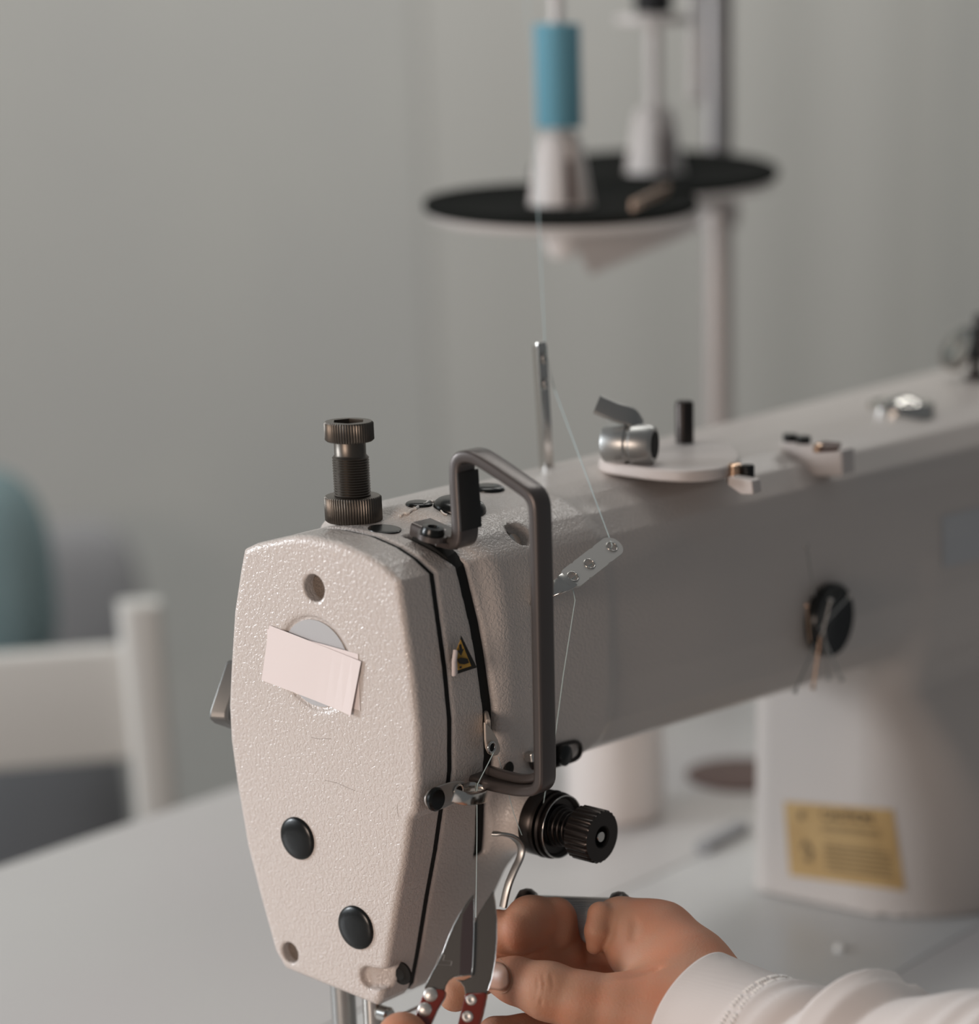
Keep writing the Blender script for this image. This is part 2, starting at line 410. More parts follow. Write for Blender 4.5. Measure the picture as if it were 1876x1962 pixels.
# black strip in the lever slot, its shade put in as colour
HZ = [58, 77, 101, 120, 138, 141.5, 154, 174, 194, 213, 228.4, 233.2, 236.4, 239.2]; HY = [20, 27, 33, 38.2, 42.3, 45, 47.3, 48.3, 46.9, 44.5, 42.6, 35, 27, 15]
P = [(float(np.interp(z, SLZ, SLX)), -float(np.interp(z, HZ, HY))+4.4, z) for z in np.linspace(111, 236, 40)]
g = G().add(*sweep(P, rrect(7.2, 6, .3, 1), (1, 0, 0)))
g.out('slot_shade', 'gasket', sm, smooth=0)
# badge and taped papers
G().add(*lathe([(16.6, 0), (16.6, -.5), (0, -.5)], (1.25, cb[1], cb[2]), (1, 0, 0), 64)).out('badge', 'badge', sm, smooth=30)
def paper(q, x, nm, bend=.0):
    P = [PX(a, b, x) for a, b in q]; V = []; F = []; nu = 10
    for i in range(nu+1):
        u = i/nu; dx = -bend*max(0, (u-.55)/.45)**2
        V += [P[0]*(1-u)+P[1]*u+np.array([dx*.3, 0, 0]), P[3]*(1-u)+P[2]*u+np.array([dx, 0, 0])]
    F = [(2*i, 2*i+1, 2*i+3, 2*i+2) for i in range(nu)]; m = len(V); V += [v+np.array([.18, 0, 0]) for v in V]
    F += [(a+m, d+m, c_+m, b+m) for a, b, c_, d in F] + [(0, m, m+1, 1), (2*nu, 2*nu+1, m+2*nu+1, m+2*nu)]
    F += [(2*i, 2*i+2, m+2*i+2, m+2*i) for i in range(nu)] + [(2*i+1, m+2*i+1, m+2*i+3, 2*i+3) for i in range(nu)]
    return G().add(V, F).out(nm, 'paper', sm, smooth=0)
paper([(512, 1205), (686, 1253), (690, 1362), (512, 1292)], -.25, 'paper_label')
paper([(516, 1198), (693, 1267), (676, 1370), (501, 1303)], -.55, 'paper_label', 1.3)
# felt in the round hole, dark plug in notch, plugs
G().add(*lathe([(5.2, 0), (5.2, 1), (0, 1)], (5.2, ch[1], ch[2]), (1, 0, 0), 32)).out('felt_plug', 'felt', sm)
G().add(*lathe([(4.4, 0), (4.4, 1), (0, 1)], (4.0, cl[1], cl[2]), (1, 0, 0), 32)).out('felt_plug', 'felt', sm)
G().add(*lathe([(0, -1.0), (2.2, -1.0), (3.0, -.4), (4.6, 0), (4.6, 1)], (8.6, cn1[1]+.2, cn1[2]+.4), (1, 0, 0), 32)).out('screw', 'gasket', sm)
def cap_prof(R, h): return [(R, 0)]+[(R*cos(a)**.6 if a < pi/2 else 0, .5+h*sin(a)) for a in np.linspace(0, pi/2, 9)]
for px_, py_, R in ((568, 1607, 8.6), (680, 1778, 8.9)):
    p = PX(px_, py_, -.8)
    G().add(*lathe(cap_prof(R, 1.7), p+np.array([1., 0, 0]), (-1, 0, 0), 48)).out('plug_cap', 'black_plastic', sm, smooth=60)
# fine scratches
for pts in ([(596, 1413), (615, 1416), (634, 1415)], [(622, 1495), (645, 1500), (680, 1515)], [(762, 1543), (761, 1555), (764, 1566)]):
    P = [PX(a, b, -.02) for a, b in pts]; G().add(*tube(P, .05, 6)).out('scratch', 'felt', sm)

# ---- things screwed into the top of the head
def topz(y): return float(np.interp(abs(y), [0, 12, 25, 34, 40], [243, 242.3, 239, 234.5, 229]))
ab = empty('adjusting_bolt', PZ(668, 992, 243)); ab.parent = sm; ab.location = ab.location-sm.location
o_ = PZ(668, 994, 241) - np.array([0, 0, 1.2])
o_[0] += 3.0
ab.location = Vector(o_*S)-sm.location
def knurl(n, d): return lambda t, j: 1-d*(.5+.5*cos(n*t))**2 if True else 1
def knurled(z0, z1, R, n, d, o, ax=(0, 0, 1), seg=None, inner=0):
    seg = seg or n*8
    prof = [(inner, z0), (R-.7, z0), (R, z0+.6), (R, z1-.6), (R-.7, z1), (inner, z1)] if inner else [(0, z0), (R-.7, z0), (R, z0+.6), (R, z1-.6), (R-.7, z1), (0, z1)]
    return lathe(prof, o, ax, seg, lambda t, j: 1-d*(.5+.5*cos(n*t)) if j in (2, 3) else 1, cap=not inner)
G().add(*knurled(0, 9.6, 10.9, 64, .05, o_)).out('lock_nut', 'knurl_metal', ab, smooth=50)
prof = [(0, 9.6), (6.6, 9.6)]; z = 9.8
while z < 24.5: prof += [(6.85, z), (7.0, z+.25), (6.85, z+.5), (6.55, z+.75)]; z += .98
prof += [(6.0, 25), (6.0, 30), (0, 30)]
G().add(*lathe(prof, o_, seg=48)).out('threaded_shaft', 'knurl_metal', ab, smooth=50)
# knurled head with a hexagonal socket
def hexhead(o, z0, z1, R, Rh, n):
    V = []; F = []; seg = n*6; o = np.array(o)
    def hexr(t): a = (t+.35) % (pi/3)-pi/6; return Rh*cos(pi/6)/cos(a)
    rows = [(R-.7, z0), (R, z0+.6), (R, z1-.6), (R-.6, z1), ('h', z1), ('h', z0+1.5), (.01, z0+1.5)]
    for i in range(seg):
        t = 2*pi*i/seg
        for j, (r, h) in enumerate(rows):
            rr = hexr(t) if r == 'h' else r*(1-.05*(.5+.5*cos(n*t)) if j in (1, 2) else 1)
            V.append(o+np.array([rr*cos(t), rr*sin(t), h]))
    m = len(rows)
    for i in range(seg):
        k = (i+1) % seg
        for j in range(m-1): F.append((i*m+j, k*m+j, k*m+j+1, i*m+j+1))
    F.append(tuple(i*m for i in range(seg))[::-1]); return V, F
G().add(*hexhead(o_, 30, 37.2, 9.3, 6.3, 56)).out('knurled_head', 'knurl_metal', ab, smooth=40)
for px_, py_, R, h in ((737, 1012, 6.3, .35), (803, 965, 5.2, 1.2), (881, 972, 10.2, 3.8), (936, 936, 6.5, 1.8)):
    p = march(body_sdf, px_, py_+2, 850, 1200, 0); a = nrm((0, p[1]*.008, 1))
    G().add(*lathe([(R+.3, -1.5)]+cap_prof(R, h), p-np.array([0, 0, .3]), a, 40)).out('plug_cap', 'black_plastic', sm, smooth=60)
c = PY(991, 1026, -40.); n_ = nrm((0, -.75, .66))
G().add(*lathe([(3.6, 0), (3.6, 1.5), (2.8, 2.2), (0, 2.2)], c-n_*4.5+np.array([1.0, 0, -.5]), n_, 32)).out('screw', 'steel', sm, smooth=40)
G().add(*lathe([(5.5, 0), (5.5, .4), (0, .4)], c-n_*4.4, n_, 32)).out('recess_floor', 'gasket', sm, smooth=40)

# ---- take-up lever guard
gd = empty('lever_guard', (33, -45, 240)); gd.parent = sm; gd.location = gd.location-sm.location
path = [(33, -26, 241.2), (33, -38, 238.5), (33, -45.5, 237.5), (33, -47.5, 241), (33, -47.2, 250), (33, -46.8, 262), (33, -47.5, 269), (33, -54, 270.5), (33, -60, 268.4), (33, -76, 261.4), (33, -82.3, 258), (33, -82.8, 250), (33, -82.3, 200), (33, -81.8, 158), (33, -81.3, 149.5), (33, -73, 147.2), (34, -62, 146.6), (35, -52, 146.6), (36, -46, 146.6)]
P = smoothpath(path, 3)
G().add(*sweep(P, rrect(9.6, 4.2, 1.1, 3), (1, 0, 0), scale=lambda t: 1.28-.28*min(1, t/.5))).out('guard_bar', 'guard_metal', gd, smooth=50)
G().add(*sweep([(33, -49.6, 264), (33, -50, 252), (33, -50.2, 243.0)], rrect(12.0, .8, .3, 2), (1, 0, 0))).out('guard_shade', 'shade_black', gd, smooth=50)  # thin black strip paints the shade on the bar's inner face
p = PZ(829, 1021, 241.5)
G().add(*lathe([(5.6, -2.4), (5.6, -.4), (0, -.4)], p+np.array([0, 0, .1]), (0, -.2, 1), 32)).add(*bar(p+np.array([0, 0, -1.4]), (33, -42, 238.), 10, 1.8, (1, 0, 0))).out('guard_foot', 'guard_metal', gd, smooth=40)
G().add(*lathe([(4.4, -.5), (4.5, .6), (3.9, 2.2), (2.2, 2.4), (1.8, 1.4), (0, 1.4)], p, (0, -.2, 1), 36)).out('guard_screw', 'black_plastic', gd, smooth=50)
# lower fork of the guard
P = smoothpath([(36, -52, 150.8), (34, -60, 150.8), (33, -72, 150.8), (33, -80, 154)], 2)
G().add(*sweep(P, rrect(3.4, 3.4, .8, 2), (1, 0, 0))).out('guard_prong', 'guard_metal', gd, smooth=50)
G().add(*lathe([(2.4, 0), (2.6, 2.5), (0, 3)], (52, -47, 147), (0, -1, .1), 20)).out('screw', 'gasket', sm)

# ---- take-up lever
lv = empty('take_up_lever', (42, -40, 160)); lv.parent = sm; lv.location = lv.location-sm.location
yl = -55.
outl = [(930, 1384), (937, 1390), (946, 1402), (954, 1416), (959, 1431), (959, 1440), (954, 1447), (946, 1449), (938, 1444), (933, 1434), (931, 1418)]
P2 = [PY(a, b, -54.) for a, b in outl]
G().add(*prism(P2, (0, 1.1, 0))).add(*sweep([(35.5, -53, 167), (41.5, -47, 168), (42.3, -26, 170)], rrect(8, 2, .6, 2), (0, 0, 1))).out('lever_tip', 'cream_steel', lv, smooth=30, bevel=.4, seg=3)
e_ = PY(942, 1432, -54.6)
def torus(c, ax, R, r, n=36, m=10):
    u, v, a = basis(ax); V = []; F = []; c = np.array(c, float)
    for i in range(n):
        t = 2*pi*i/n; d = u*cos(t)+v*sin(t)
        for j in range(m): s = 2*pi*j/m; V.append(c+d*(R+r*cos(s))+a*r*sin(s))
    for i in range(n):
        for j in range(m): F.append((i*m+j, ((i+1) % n)*m+j, ((i+1) % n)*m+(j+1) % m, i*m+(j+1) % m))
    return V, F
G().add(*torus(e_, (0, 1, 0), 2.0, .6)).out('eyelet', 'steel', lv, smooth=60)
G().add(*lathe([(1.6, 0), (1.6, .15), (0, .15)], e_+np.array([0, -.05, 0]), (0, -1, 0), 20)).out('eyelet_hole', 'gasket', lv)

# ---- three-hole thread guide plate
tg = empty('thread_guide_plate', (80, -55, 218)); tg.parent = sm; tg.location = tg.location-sm.location
A = PY(1082, 1117, -63.); B = PY(1182, 1040, -63.); ex = nrm(B-A); L = np.linalg.norm(B-A)
nv = nrm(np.cross(ex, (0, .80, .62))); nv = nv if nv[2] > 0 else -nv
wv = nrm(np.cross(nv, ex))
def plate_with_holes(o, ex, wv, nv, L, W, holes, hr, th, n=24):
    """stadium strip with round holes, faces built by bridging each hole in its own cell"""
    g = G(); cuts = [0]+[(a+b)/2 for a, b in zip(holes[:-1], holes[1:])]+[L]
    for k, h in enumerate(holes):
        a, b = cuts[k], cuts[k+1]; out = []; inn = []
        for i in range(n*2):
            t = 2*pi*i/(n*2); c_, s_ = cos(t), sin(t)
            # outer boundary of the cell in direction t
            if k == 0 and c_ < 0 or k == len(holes)-1 and c_ > 0:
                R = W/2; x, y = h+R*c_, R*s_
                lim = a if c_ < 0 else b
            else:
                sx_ = ((b-h) if c_ > 0 else (h-a))/max(abs(c_), 1e-6); sy_ = (W/2)/max(abs(s_), 1e-6); m = min(sx_, sy_); x, y = h+m*c_, m*s_
            out.append((x, y)); inn.append((h+hr*c_, hr*s_))
        V = []
        for lay in (0, -th):
            for x, y in out+inn: V.append(o+ex*x+wv*y+nv*lay)
        N = n*2; F = []
        for i in range(N):
            j = (i+1) % N
            F += [(i, j, N+j, N+i), (2*N+i, 3*N+i, 3*N+j, 2*N+j), (N+i, N+j, 3*N+j, 3*N+i), (i, 2*N+i, 2*N+j, j)]
        g.add(V, F)
    return g
hs = [5.5, L*.47, L-3.5]
g = plate_with_holes(A, ex, wv, nv, L, 9.4, hs, 2.1, 1.0)
g.out('guide_strip', 'rivet_steel', tg, smooth=30)
for h in hs: G().add(*torus(A+ex*h+nv*.1, nv, 2.2, .25)).out('hole_rim', 'steel', tg, smooth=60)
P = smoothpath([A+ex*3, A-ex*1-nv*.4, A-ex*3+np.array([0, 4, -1.5]), A-ex*3+np.array([0, 15, -6])], 2)
G().add(*sweep(P, rrect(8, 1, .4, 2), np.cross(nrm(P[-1]-P[0]), nv))).out('guide_bracket', 'steel', tg, smooth=50)

# ---- tension assembly on the boss
tn = empty('thread_tensioner', (74, -54, 118)); tn.parent = sm; tn.location = tn.location-sm.location
ax = nrm((0, -1, 0))
T1 = PY(1064, 1581, -62.); ax = nrm((-.02, -1, -.03)); T2 = T1+ax*23.3
bs = T1-ax*8
kb = (T2-bs)@ax
def disc(h, R, th=1.2, r0=4): return [(r0, h), (R-1.2, h-.4), (R, h+.2), (R-.2, h+th), (R-2.5, h+th+.2), (r0, h+.8)]
G().add(*lathe([(13.3, 0), (13.3, 4), (12.8, 5), (3, 5)], bs, ax, 56)).out('tension_base', 'black_metal', tn, smooth=50)
for nm, h, R in (('tension_disc', 5.4, 13.6), ('tension_disc', 8.0, 13.4)):
    G().add(*lathe(disc(h, R, 1.3), bs, ax, 64)).out(nm, 'black_metal', tn, smooth=50)
G().add(*lathe([(3, 9.0), (11.0, 9.6), (12.3, 11.6), (12.6, 11.7), (12.7, 11.0), (11.6, 8.8), (3, 8.4)], bs, ax, 64)).out('spring_cup', 'black_metal', tn, smooth=50)
G().add(*torus(bs+ax*11.5, ax, 12.45, .28, 64)).out('cup_rim', 'steel', tn, smooth=60)
P = [bs+ax*(9.5+12*k/200)+(basis(ax)[0]*cos(k*.2*1.0)+basis(ax)[1]*sin(k*.2*1.0))*(8.2-4.0*k/200) for k in range(201)]
G().add(*tube(P, .62, 8)).out('conical_spring', 'black_metal', tn, smooth=60)
G().add(*lathe([(0, 0), (2.4, 0), (2.5, kb-1.2), (2.0, kb-.4), (0, kb-.4)], bs, ax, 24)).out('tension_post', 'steel', tn, smooth=50)
G().add(*knurled(kb-11.2, kb, 10.7, 26, .055, bs, ax, inner=4.6)).out('tension_knob', 'black_metal', tn, smooth=38)
G().add(*lathe([(4.7, kb-11), (4.7, kb-.1), (4.2, kb-.1), (4.2, kb-4), (1, kb-4), (1, kb-4.4), (4.2, kb-4.4)], bs, ax, 32, cap=False)).out('knob_socket', 'gasket', tn, smooth=38)
# check spring / thread hook below the tension discs
P = smoothpath([PY(944, 1597, -52), PY(965, 1598, -56.), PY(985, 1603, -58.), PY(1000, 1620, -59.), PY(999, 1640, -59.), PY(984, 1670, -58), PY(972, 1700, -57), PY(964, 1738, -56)], 3)
G().add(*sweep(P, rrect(3.2, 1.5, .6, 2), (.2, -1, 0))).out('thread_hook', 'dull_steel', sm, smooth=60)
# slotted guide above the tension
sg = empty('slotted_guide', PY(1060, 1448, -46.)); sg.parent = sm; sg.location = Vector(PY(1060, 1448, -46.)*S)-sm.location
def P49(a, b): return PY(a, b, -50.)
for ring_pts in ([(1018, 1458), (1022, 1447), (1060, 1431), (1098, 1421), (1109, 1423), (1113, 1433), (1111, 1447), (1101, 1456), (1080, 1462), (1055, 1470), (1022, 1474)],):
    P = smoothpath([P49(*q) for q in ring_pts+[ring_pts[0]]], 2)
    G().add(*sweep(P, rrect(1.6, 1.6, .4, 2), (0, 1, 0), cap=False)).out('slotted_rim', 'black_metal', sg, smooth=50)
pl = [(1016, 1455), (1022, 1447), (1060, 1431), (1083, 1425), (1086, 1459), (1055, 1470), (1022, 1476)]
G().add(*prism([PY(a, b, -50.6) for a, b in pl], (0, 1.2, 0))).out('slotted_plate', 'black_metal', sg, smooth=0, bevel=.4)
G().add(*lathe([(4.2, 0), (4.2, 2.6), (3.2, 3.4), (0, 3.4)], PY(1075, 1446, -50.6), (0, -1, 0), 32)).out('slotted_screw', 'black_plastic', sg, smooth=40)
G().add(*prism([PY(a, b, -53) for a, b in ((1018, 1446), (1028, 1440), (1030, 1456), (1020, 1462))], (0, 4, 0))).out('slotted_tab', 'steel', sg, smooth=0, bevel=.5)
# stainless loop guide across the plate joint
lg = empty('loop_guide', (12, -48, 145)); lg.parent = sm; lg.location = lg.location-sm.location
pl = [(822, 1516), (838, 1507), (872, 1496), (892, 1497), (897, 1512), (894, 1530), (870, 1540), (846, 1552), (828, 1553), (817, 1543), (815, 1528)]
Q = smoothpath([PY(a, b, -48.9) for a, b in pl+[pl[0]]], 2)[:-1]
G().add(*prism(Q, (0, .9, 0))).out('loop_plate', 'rivet_steel', lg, smooth=30, bevel=.3)
G().add(*lathe([(4.6, 0), (4.6, 1.0), (3.9, 1.8), (0, 1.8)], PY(833, 1531, -49.6), (0, -1, 0), 36)).out('loop_screw', 'black_plastic', lg, smooth=40)
G().add(*torus(PY(879, 1517, -49.4), (0, 1, 0), 2.6, .5)).out('loop_hole_rim', 'steel', lg, smooth=60)
G().add(*lathe([(2.5, 0), (2.5, .3), (0, .3)], PY(879, 1517, -49.2), (0, -1, 0), 24)).out('loop_hole', 'gasket', lg)
lp = [PY(*q) for q in ((888, 1514, -49.4), (902, 1509, -50.2), (918, 1515, -52.4), (934, 1521, -54.5), (926, 1527, -57.5), (906, 1530, -60), (888, 1530, -60), (869, 1524, -58.5))]
G().add(*sweep(smoothpath(lp, 1), rrect(5.2, .8, .3, 2), (0, 0, 1))).out('thread_loop', 'steel', lg, smooth=30)
# warning triangle sticker
ws = empty('warning_sticker', PY(888, 1270, -48)); ws.parent = sm; ws.location = Vector(PY(888, 1270, -48)*S)-sm.location
T = [PY(884, 1218, -50.2), PY(914, 1279, -51.5), PY(868, 1294, -49.6)]
G().add(*prism(T, (0, .25, 0))).out('sticker_border', 'ink', ws, smooth=0)
T2_ = [PY(883, 1226, -50.5), PY(903, 1276, -51.3), PY(878, 1284, -50.2), PY(870, 1258, -50.1)]
G().add(*prism(T2_, (0, .2, 0))).out('sticker_face', 'sticker_yellow', ws, smooth=0)
for poly in ([(880, 1236), (884, 1234), (886, 1244), (889, 1243), (884, 1256), (877, 1247), (881, 1246)], [(877, 1263), (884, 1260), (896, 1262), (899, 1270), (890, 1273), (881, 1272), (878, 1268)], [(881, 1277), (885, 1276), (885, 1280), (881, 1281)]):
    G().add(*prism([PY(a, b, -51.6) for a, b in poly], (0, .2, 0))).out('pictogram', 'ink', ws, smooth=0)
P = [PY(873, 1246, -50.4), PY(870, 1268, -50.8), PY(870, 1294, -50.6)]
G().add(*sweep(P, [(cos(t)*1.1, sin(t)*.9) for t in np.linspace(-.4, 3.4, 8)], (1, 0, 0), cap=False)).add(*prism([PY(a, b, -50.9) for a, b in ((872, 1252), (876, 1262), (877, 1290), (869, 1296))], (0, .4, 0))).out('curled_corner', 'paper', ws, smooth=40)
# presser lifting lever on the far side
lp = [(440, 1262), (432, 1266), (400, 1362), (399, 1378), (408, 1386), (442, 1398), (455, 1330)]
G().add(*prism([PY(a, b, 60) for a, b in lp], (3, -7, 0))).out('presser_lever', 'lever_steel', sm, smooth=30, bevel=1.6, seg=3)

# ---- upright thread guide post
c = PY(1050, 898, 19.)
pb = empty('guide_post', (c[0], c[1], 240)); pb.parent = sm; pb.location = Vector((c[0]*S, c[1]*S, .240))-sm.location
t_ = PY(1036, 656, 19.); d_ = nrm(t_-c)
bp_ = c-d_*6
G().add(*sweep([bp_, c, t_-d_*2, t_], rrect(5.2, 1.8, .5, 2), (1, -.35, 0), scale=lambda t: 1 if t < .9 else .8)).out('post_bar', 'steel', pb, smooth=40)
q = np.array([-2.5, .6, 0])
G().add(*sweep([bp_+q, c+q, t_+q-d_*1], rrect(1.0, 4.8, .3, 2), (1, -.35, 0))).out('post_flange', 'steel', pb, smooth=40)
for k in (.12, .32): 
    p = t_*(1-k)+c*k; G().add(*torus(p+np.array([0, -1.2, 0]), (0.35, -1, 0), 1.7, .6, 24, 8)).out('post_eyelet', 'steel', pb, smooth=60)
    G().add(*lathe([(1.5, 0), (1.5, .2), (0, .2)], p+np.array([-.2, -1.1, 0]), (.35, -1, 0), 16)).out('eyelet_hole', 'gasket', pb)
G().add(*lathe([(4, -6), (4, 0), (2.4, 1.5), (0, 1.5)], c-np.array([0, 0, 1.5]), (0, .1, 1), 24)).out('post_nut', 'cream_steel', pb, smooth=50)

# ---- bobbin winder on top of the arm
bw = empty('bobbin_winder', (225, -10, 241)); bw.parent = sm; bw.location = bw.location-sm.location
pl = [(1147, 877), (1160, 865), (1200, 855), (1260, 843), (1320, 838), (1370, 838), (1405, 850), (1420, 868), (1415, 882), (1395, 893), (1360, 900), (1310, 902), (1250, 898), (1190, 890), (1152, 884)]
Q = [PZ(a, b, 246.5) for a, b in pl]; Q = smoothpath(Q+[Q[0]], 1)[:-1]
G().add(*prism(Q, (0, 0, -5))).out('winder_plate', 'enamel_plain', bw, smooth=40, bevel=1.2)
p = PZ(1208, 888, 246.5); da = nrm((.35, -1, 0))
cw = p+np.array([0, 0, 8.0])
G().add(*lathe([(0, -11), (7.2, -11), (8, -10), (8, -1.4), (7.3, -.6), (7.3, .6), (8, 1.4), (8, 9), (7, 10.5), (0, 10.5)], cw, da, 48)).out('winder_drum', 'dull_steel', bw, smooth=40)
G().add(*lathe([(5.4, 0), (5.4, .4), (0, .4)], cw+da*10.4, da, 32)).out('drum_end', 'gasket', bw, smooth=40)
G().add(*sweep(smoothpath([cw+da*2+np.array([3, 0, 6.5]), cw+da*1+np.array([0, 0, 11]), cw-da*4+np.array([-3, 0, 12.5]), cw-da*11+np.array([-5, 0, 16.0])], 2), rrect(8, 2.6, 1.0, 3), tuple(FH*.45+np.array([0, 0, .9])))).out('winder_latch', 'dull_steel', bw, smooth=50)
G().add(*lathe([(0, 0), (4.0, 0), (4.0, 17), (3.4, 18), (0, 18)], PZ(1312, 850, 246), (0, 0, 1), 28)).out('winder_spindle', 'black_metal', bw, smooth=40)
p = PZ(1420, 905, 241)
G().add(*lathe([(0, -4), (3.2, -4), (3.2, 3.2), (2.2, 4), (0, 4)], PZ(1408, 906, 243), (0, 0, 1), 24)).out('winder_screw', 'copper', bw, smooth=40)
G().add(*lathe([(0, -4), (2.8, -4), (2.8, 3.0), (2.2, 3.6), (0, 3.6)], PZ(1433, 907, 243), (0, 0, 1), 24)).out('winder_screw', 'black_plastic', bw, smooth=40)
# wedge cast tabs
def wedge(name, pts, th, m):
    xc = PZ(pts[0][0], pts[0][1], 243)[0]
    G().add(*prism([PX(a, b, xc) for a, b in pts], (th, 0, 0))).out(name, m, sm, smooth=0, bevel=.8)
wedge('cutter_tab', [(1497, 841), (1612, 863), (1614, 912), (1560, 912), (1497, 870)], 11, 'enamel_plain')
wedge('cutter_tab', [(1394, 913), (1440, 921), (1443, 948), (1420, 948), (1394, 930)], 7, 'enamel_plain')
for a, b in ((1514, 841), (1540, 845)): G().add(*lathe([(3.2, -1), (3.2, 2.2), (0, 2.2)], PZ(a, b, 243.6), (0, 0, 1), 20)).out('cutter_screw', 'black_plastic', sm, smooth=40)
G().add(*prism([PZ(a, b, 246) for a, b in ((1562, 850), (1580, 845), (1612, 848), (1606, 858), (1575, 860))], (0, 0, -1.5))).out('cutter_blade', 'brown', sm, smooth=0)
G().add(*lathe([(2.2, -2), (2.2, 1), (0, 1.8)], PZ(1568, 857, 246), (0, 0, 1), 16)).out('cutter_screw', 'copper', sm, smooth=60)
# oil window dome
p = PZ(1727, 778, 242)
G().add(*lathe([(16.5, -4), (16.5, .6), (15.5, 2.2), (13.4, 2.2), (12.6, 1.2), (11.5, 1.4), (9, 3.4), (5, 4.8), (0, 5.2)], p, (0, 0, 1), 48)).out('oil_window', 'steel', sm, smooth=30)
# bobbin thread tension with black knob at the far end
p = PZ(1862, 722, 243)
bt = empty('bobbin_tension', p); bt.parent = sm; bt.location = Vector(p*S)-sm.location
G().add(*lathe([(6, -2), (6, 1), (3, 2), (3, 11), (0, 11)], p+np.array([4, 0, 0]), (0, 0, 1), 24)).out('tension_stem', 'black_metal', bt, smooth=40)
for h in (6, 9): G().add(*lathe(disc(h, 11.5), p+np.array([4, 4, 10]), nrm((-.8, .4, .45)), 36)).out('tension_disc', 'steel', bt, smooth=40)
G().add(*knurled(9, 24, 9.5, 14, .12, p+np.array([6, 0, 0]))).out('tension_knob', 'black_plastic', bt, smooth=38)
G().add(*lathe([(0, 23), (3, 23), (2.6, 31), (0, 31)], p+np.array([6, 0, 0]), (0, 0, 1), 20)).out('tension_screw', 'black_plastic', bt, smooth=38)
# pale label on the arm front near the frame edge and the caution label on the column
G().add(*decal(body_sdf, [(1803, 990), (1900, 966), (1900, 1066), (1806, 1087)], 1200, 1500, .4, 8, 8)).out('arm_label', 'badge', sm)
LQ = [(1503, 1535), (1711, 1551), (1734, 1706), (1514, 1677)]
G().add(*decal(body_sdf, LQ, 1150, 1500, .4, 20, 10)).out('caution_label', 'label_tan', sm, smooth=60)
def lab(u, v):
    q = [np.array(p, float) for p in LQ]; p = (q[0]*(1-u)+q[1]*u)*(1-v)+(q[3]*(1-u)+q[2]*u)*v
    return march(body_sdf, p[0], p[1], 1150, 1500, .8)
def text_on(s, u0, u1, v0, v1, name, m):
    cu = bpy.data.curves.new('t', 'FONT'); cu.body = s; o = bpy.data.objects.new('t', cu); col.objects.link(o)
    bpy.context.view_layer.update(); me = bpy.data.meshes.new_from_object(o); bpy.data.objects.remove(o)
    vs = np.array([v.co[:2] for v in me.vertices]); lo, hi = vs.min(0), vs.max(0); fs = [tuple(p.vertices) for p in me.polygons]
    V = [lab(u0+(u1-u0)*(x-lo[0])/(hi[0]-lo[0]), v1-(v1-v0)*(y-lo[1])/(hi[1]-lo[1])) for x, y in vs]
    return G().add(V, fs).out(name, m, sm, smooth=0)
text_on('CAUTION', .34, .80, .06, .20, 'caution_text', 'ink')
def line_on(u0, u1, v0, v1, m):
    V = []; n = 8
    for i in range(n+1): u = u0+(u1-u0)*i/n; V += [lab(u, v0), lab(u, v1)]
    return V, [(2*i, 2*i+1, 2*i+3, 2*i+2) for i in range(n)]
g = G()
for v in (.28, .345, .50, .56, .62, .68, .74, .80, .86): g.add(*line_on(.33, .92 if v > .5 else .85, v, v+.022, 'ink_soft'))
g.out('caution_print', 'ink_soft', sm, smooth=0)
V = [lab(*q) for q in ((.12, .60), (.17, .48), (.24, .66), (.20, .66), (.17, .56), (.15, .62))]
g = G().add(V, [tuple(range(6))])
V = [lab(*q) for q in ((.14, .74), (.20, .66), (.22, .70), (.20, .78))]; g.add(V, [(0, 1, 2, 3)])
V = [lab(*q) for q in ((.13, .12), (.18, .10), (.17, .22), (.13, .22))]; g.add(V, [(0, 1, 2, 3)])
g.out('caution_symbol', 'ink_soft', sm, smooth=0)

# needle bar, presser bar and clamp below the face plate
G().add(*lathe([(0, 12), (3.9, 12), (3.9, 66), (0, 66)], (13, -6.5, 0), seg=28)).out('needle_bar', 'steel', sm, smooth=50)
G().add(*lathe([(0, 9), (5, 9), (5, 66), (0, 66)], (14, 10, 0), seg=28)).out('presser_bar', 'dull_steel', sm, smooth=50)
G().add(*lathe([(0, 0), (3.4, 0), (3.4, 4), (2.5, 5), (0, 5)], (13, -11, 49), (0, -1, 0), 24)).out('clamp_screw', 'steel', sm, smooth=40)
G().add(*tube(smoothpath([(16, -12, 44), (22, -20, 50), (34, -22, 50), (44, -24, 51), (48, -20, 52)], 2), .7, 8)).out('thread_wire', 'steel', sm, smooth=60)
G().add(*lathe([(0, 2), (.5, 4), (.7, 14), (0, 14)], (13, -6.5, 0), seg=12)).out('needle', 'steel', sm, smooth=50)
G().add(*box((14, 4, 2), (12, 26, 3))).add(*box((14, 8, 6.5), (7, 10, 8))).out('presser_foot', 'dull_steel', sm, smooth=0, bevel=.8)
G().add(*box((14, -6, .3), (44, 44, .6))).out('needle_plate', 'dull_steel', sm, smooth=0, bevel=.3)

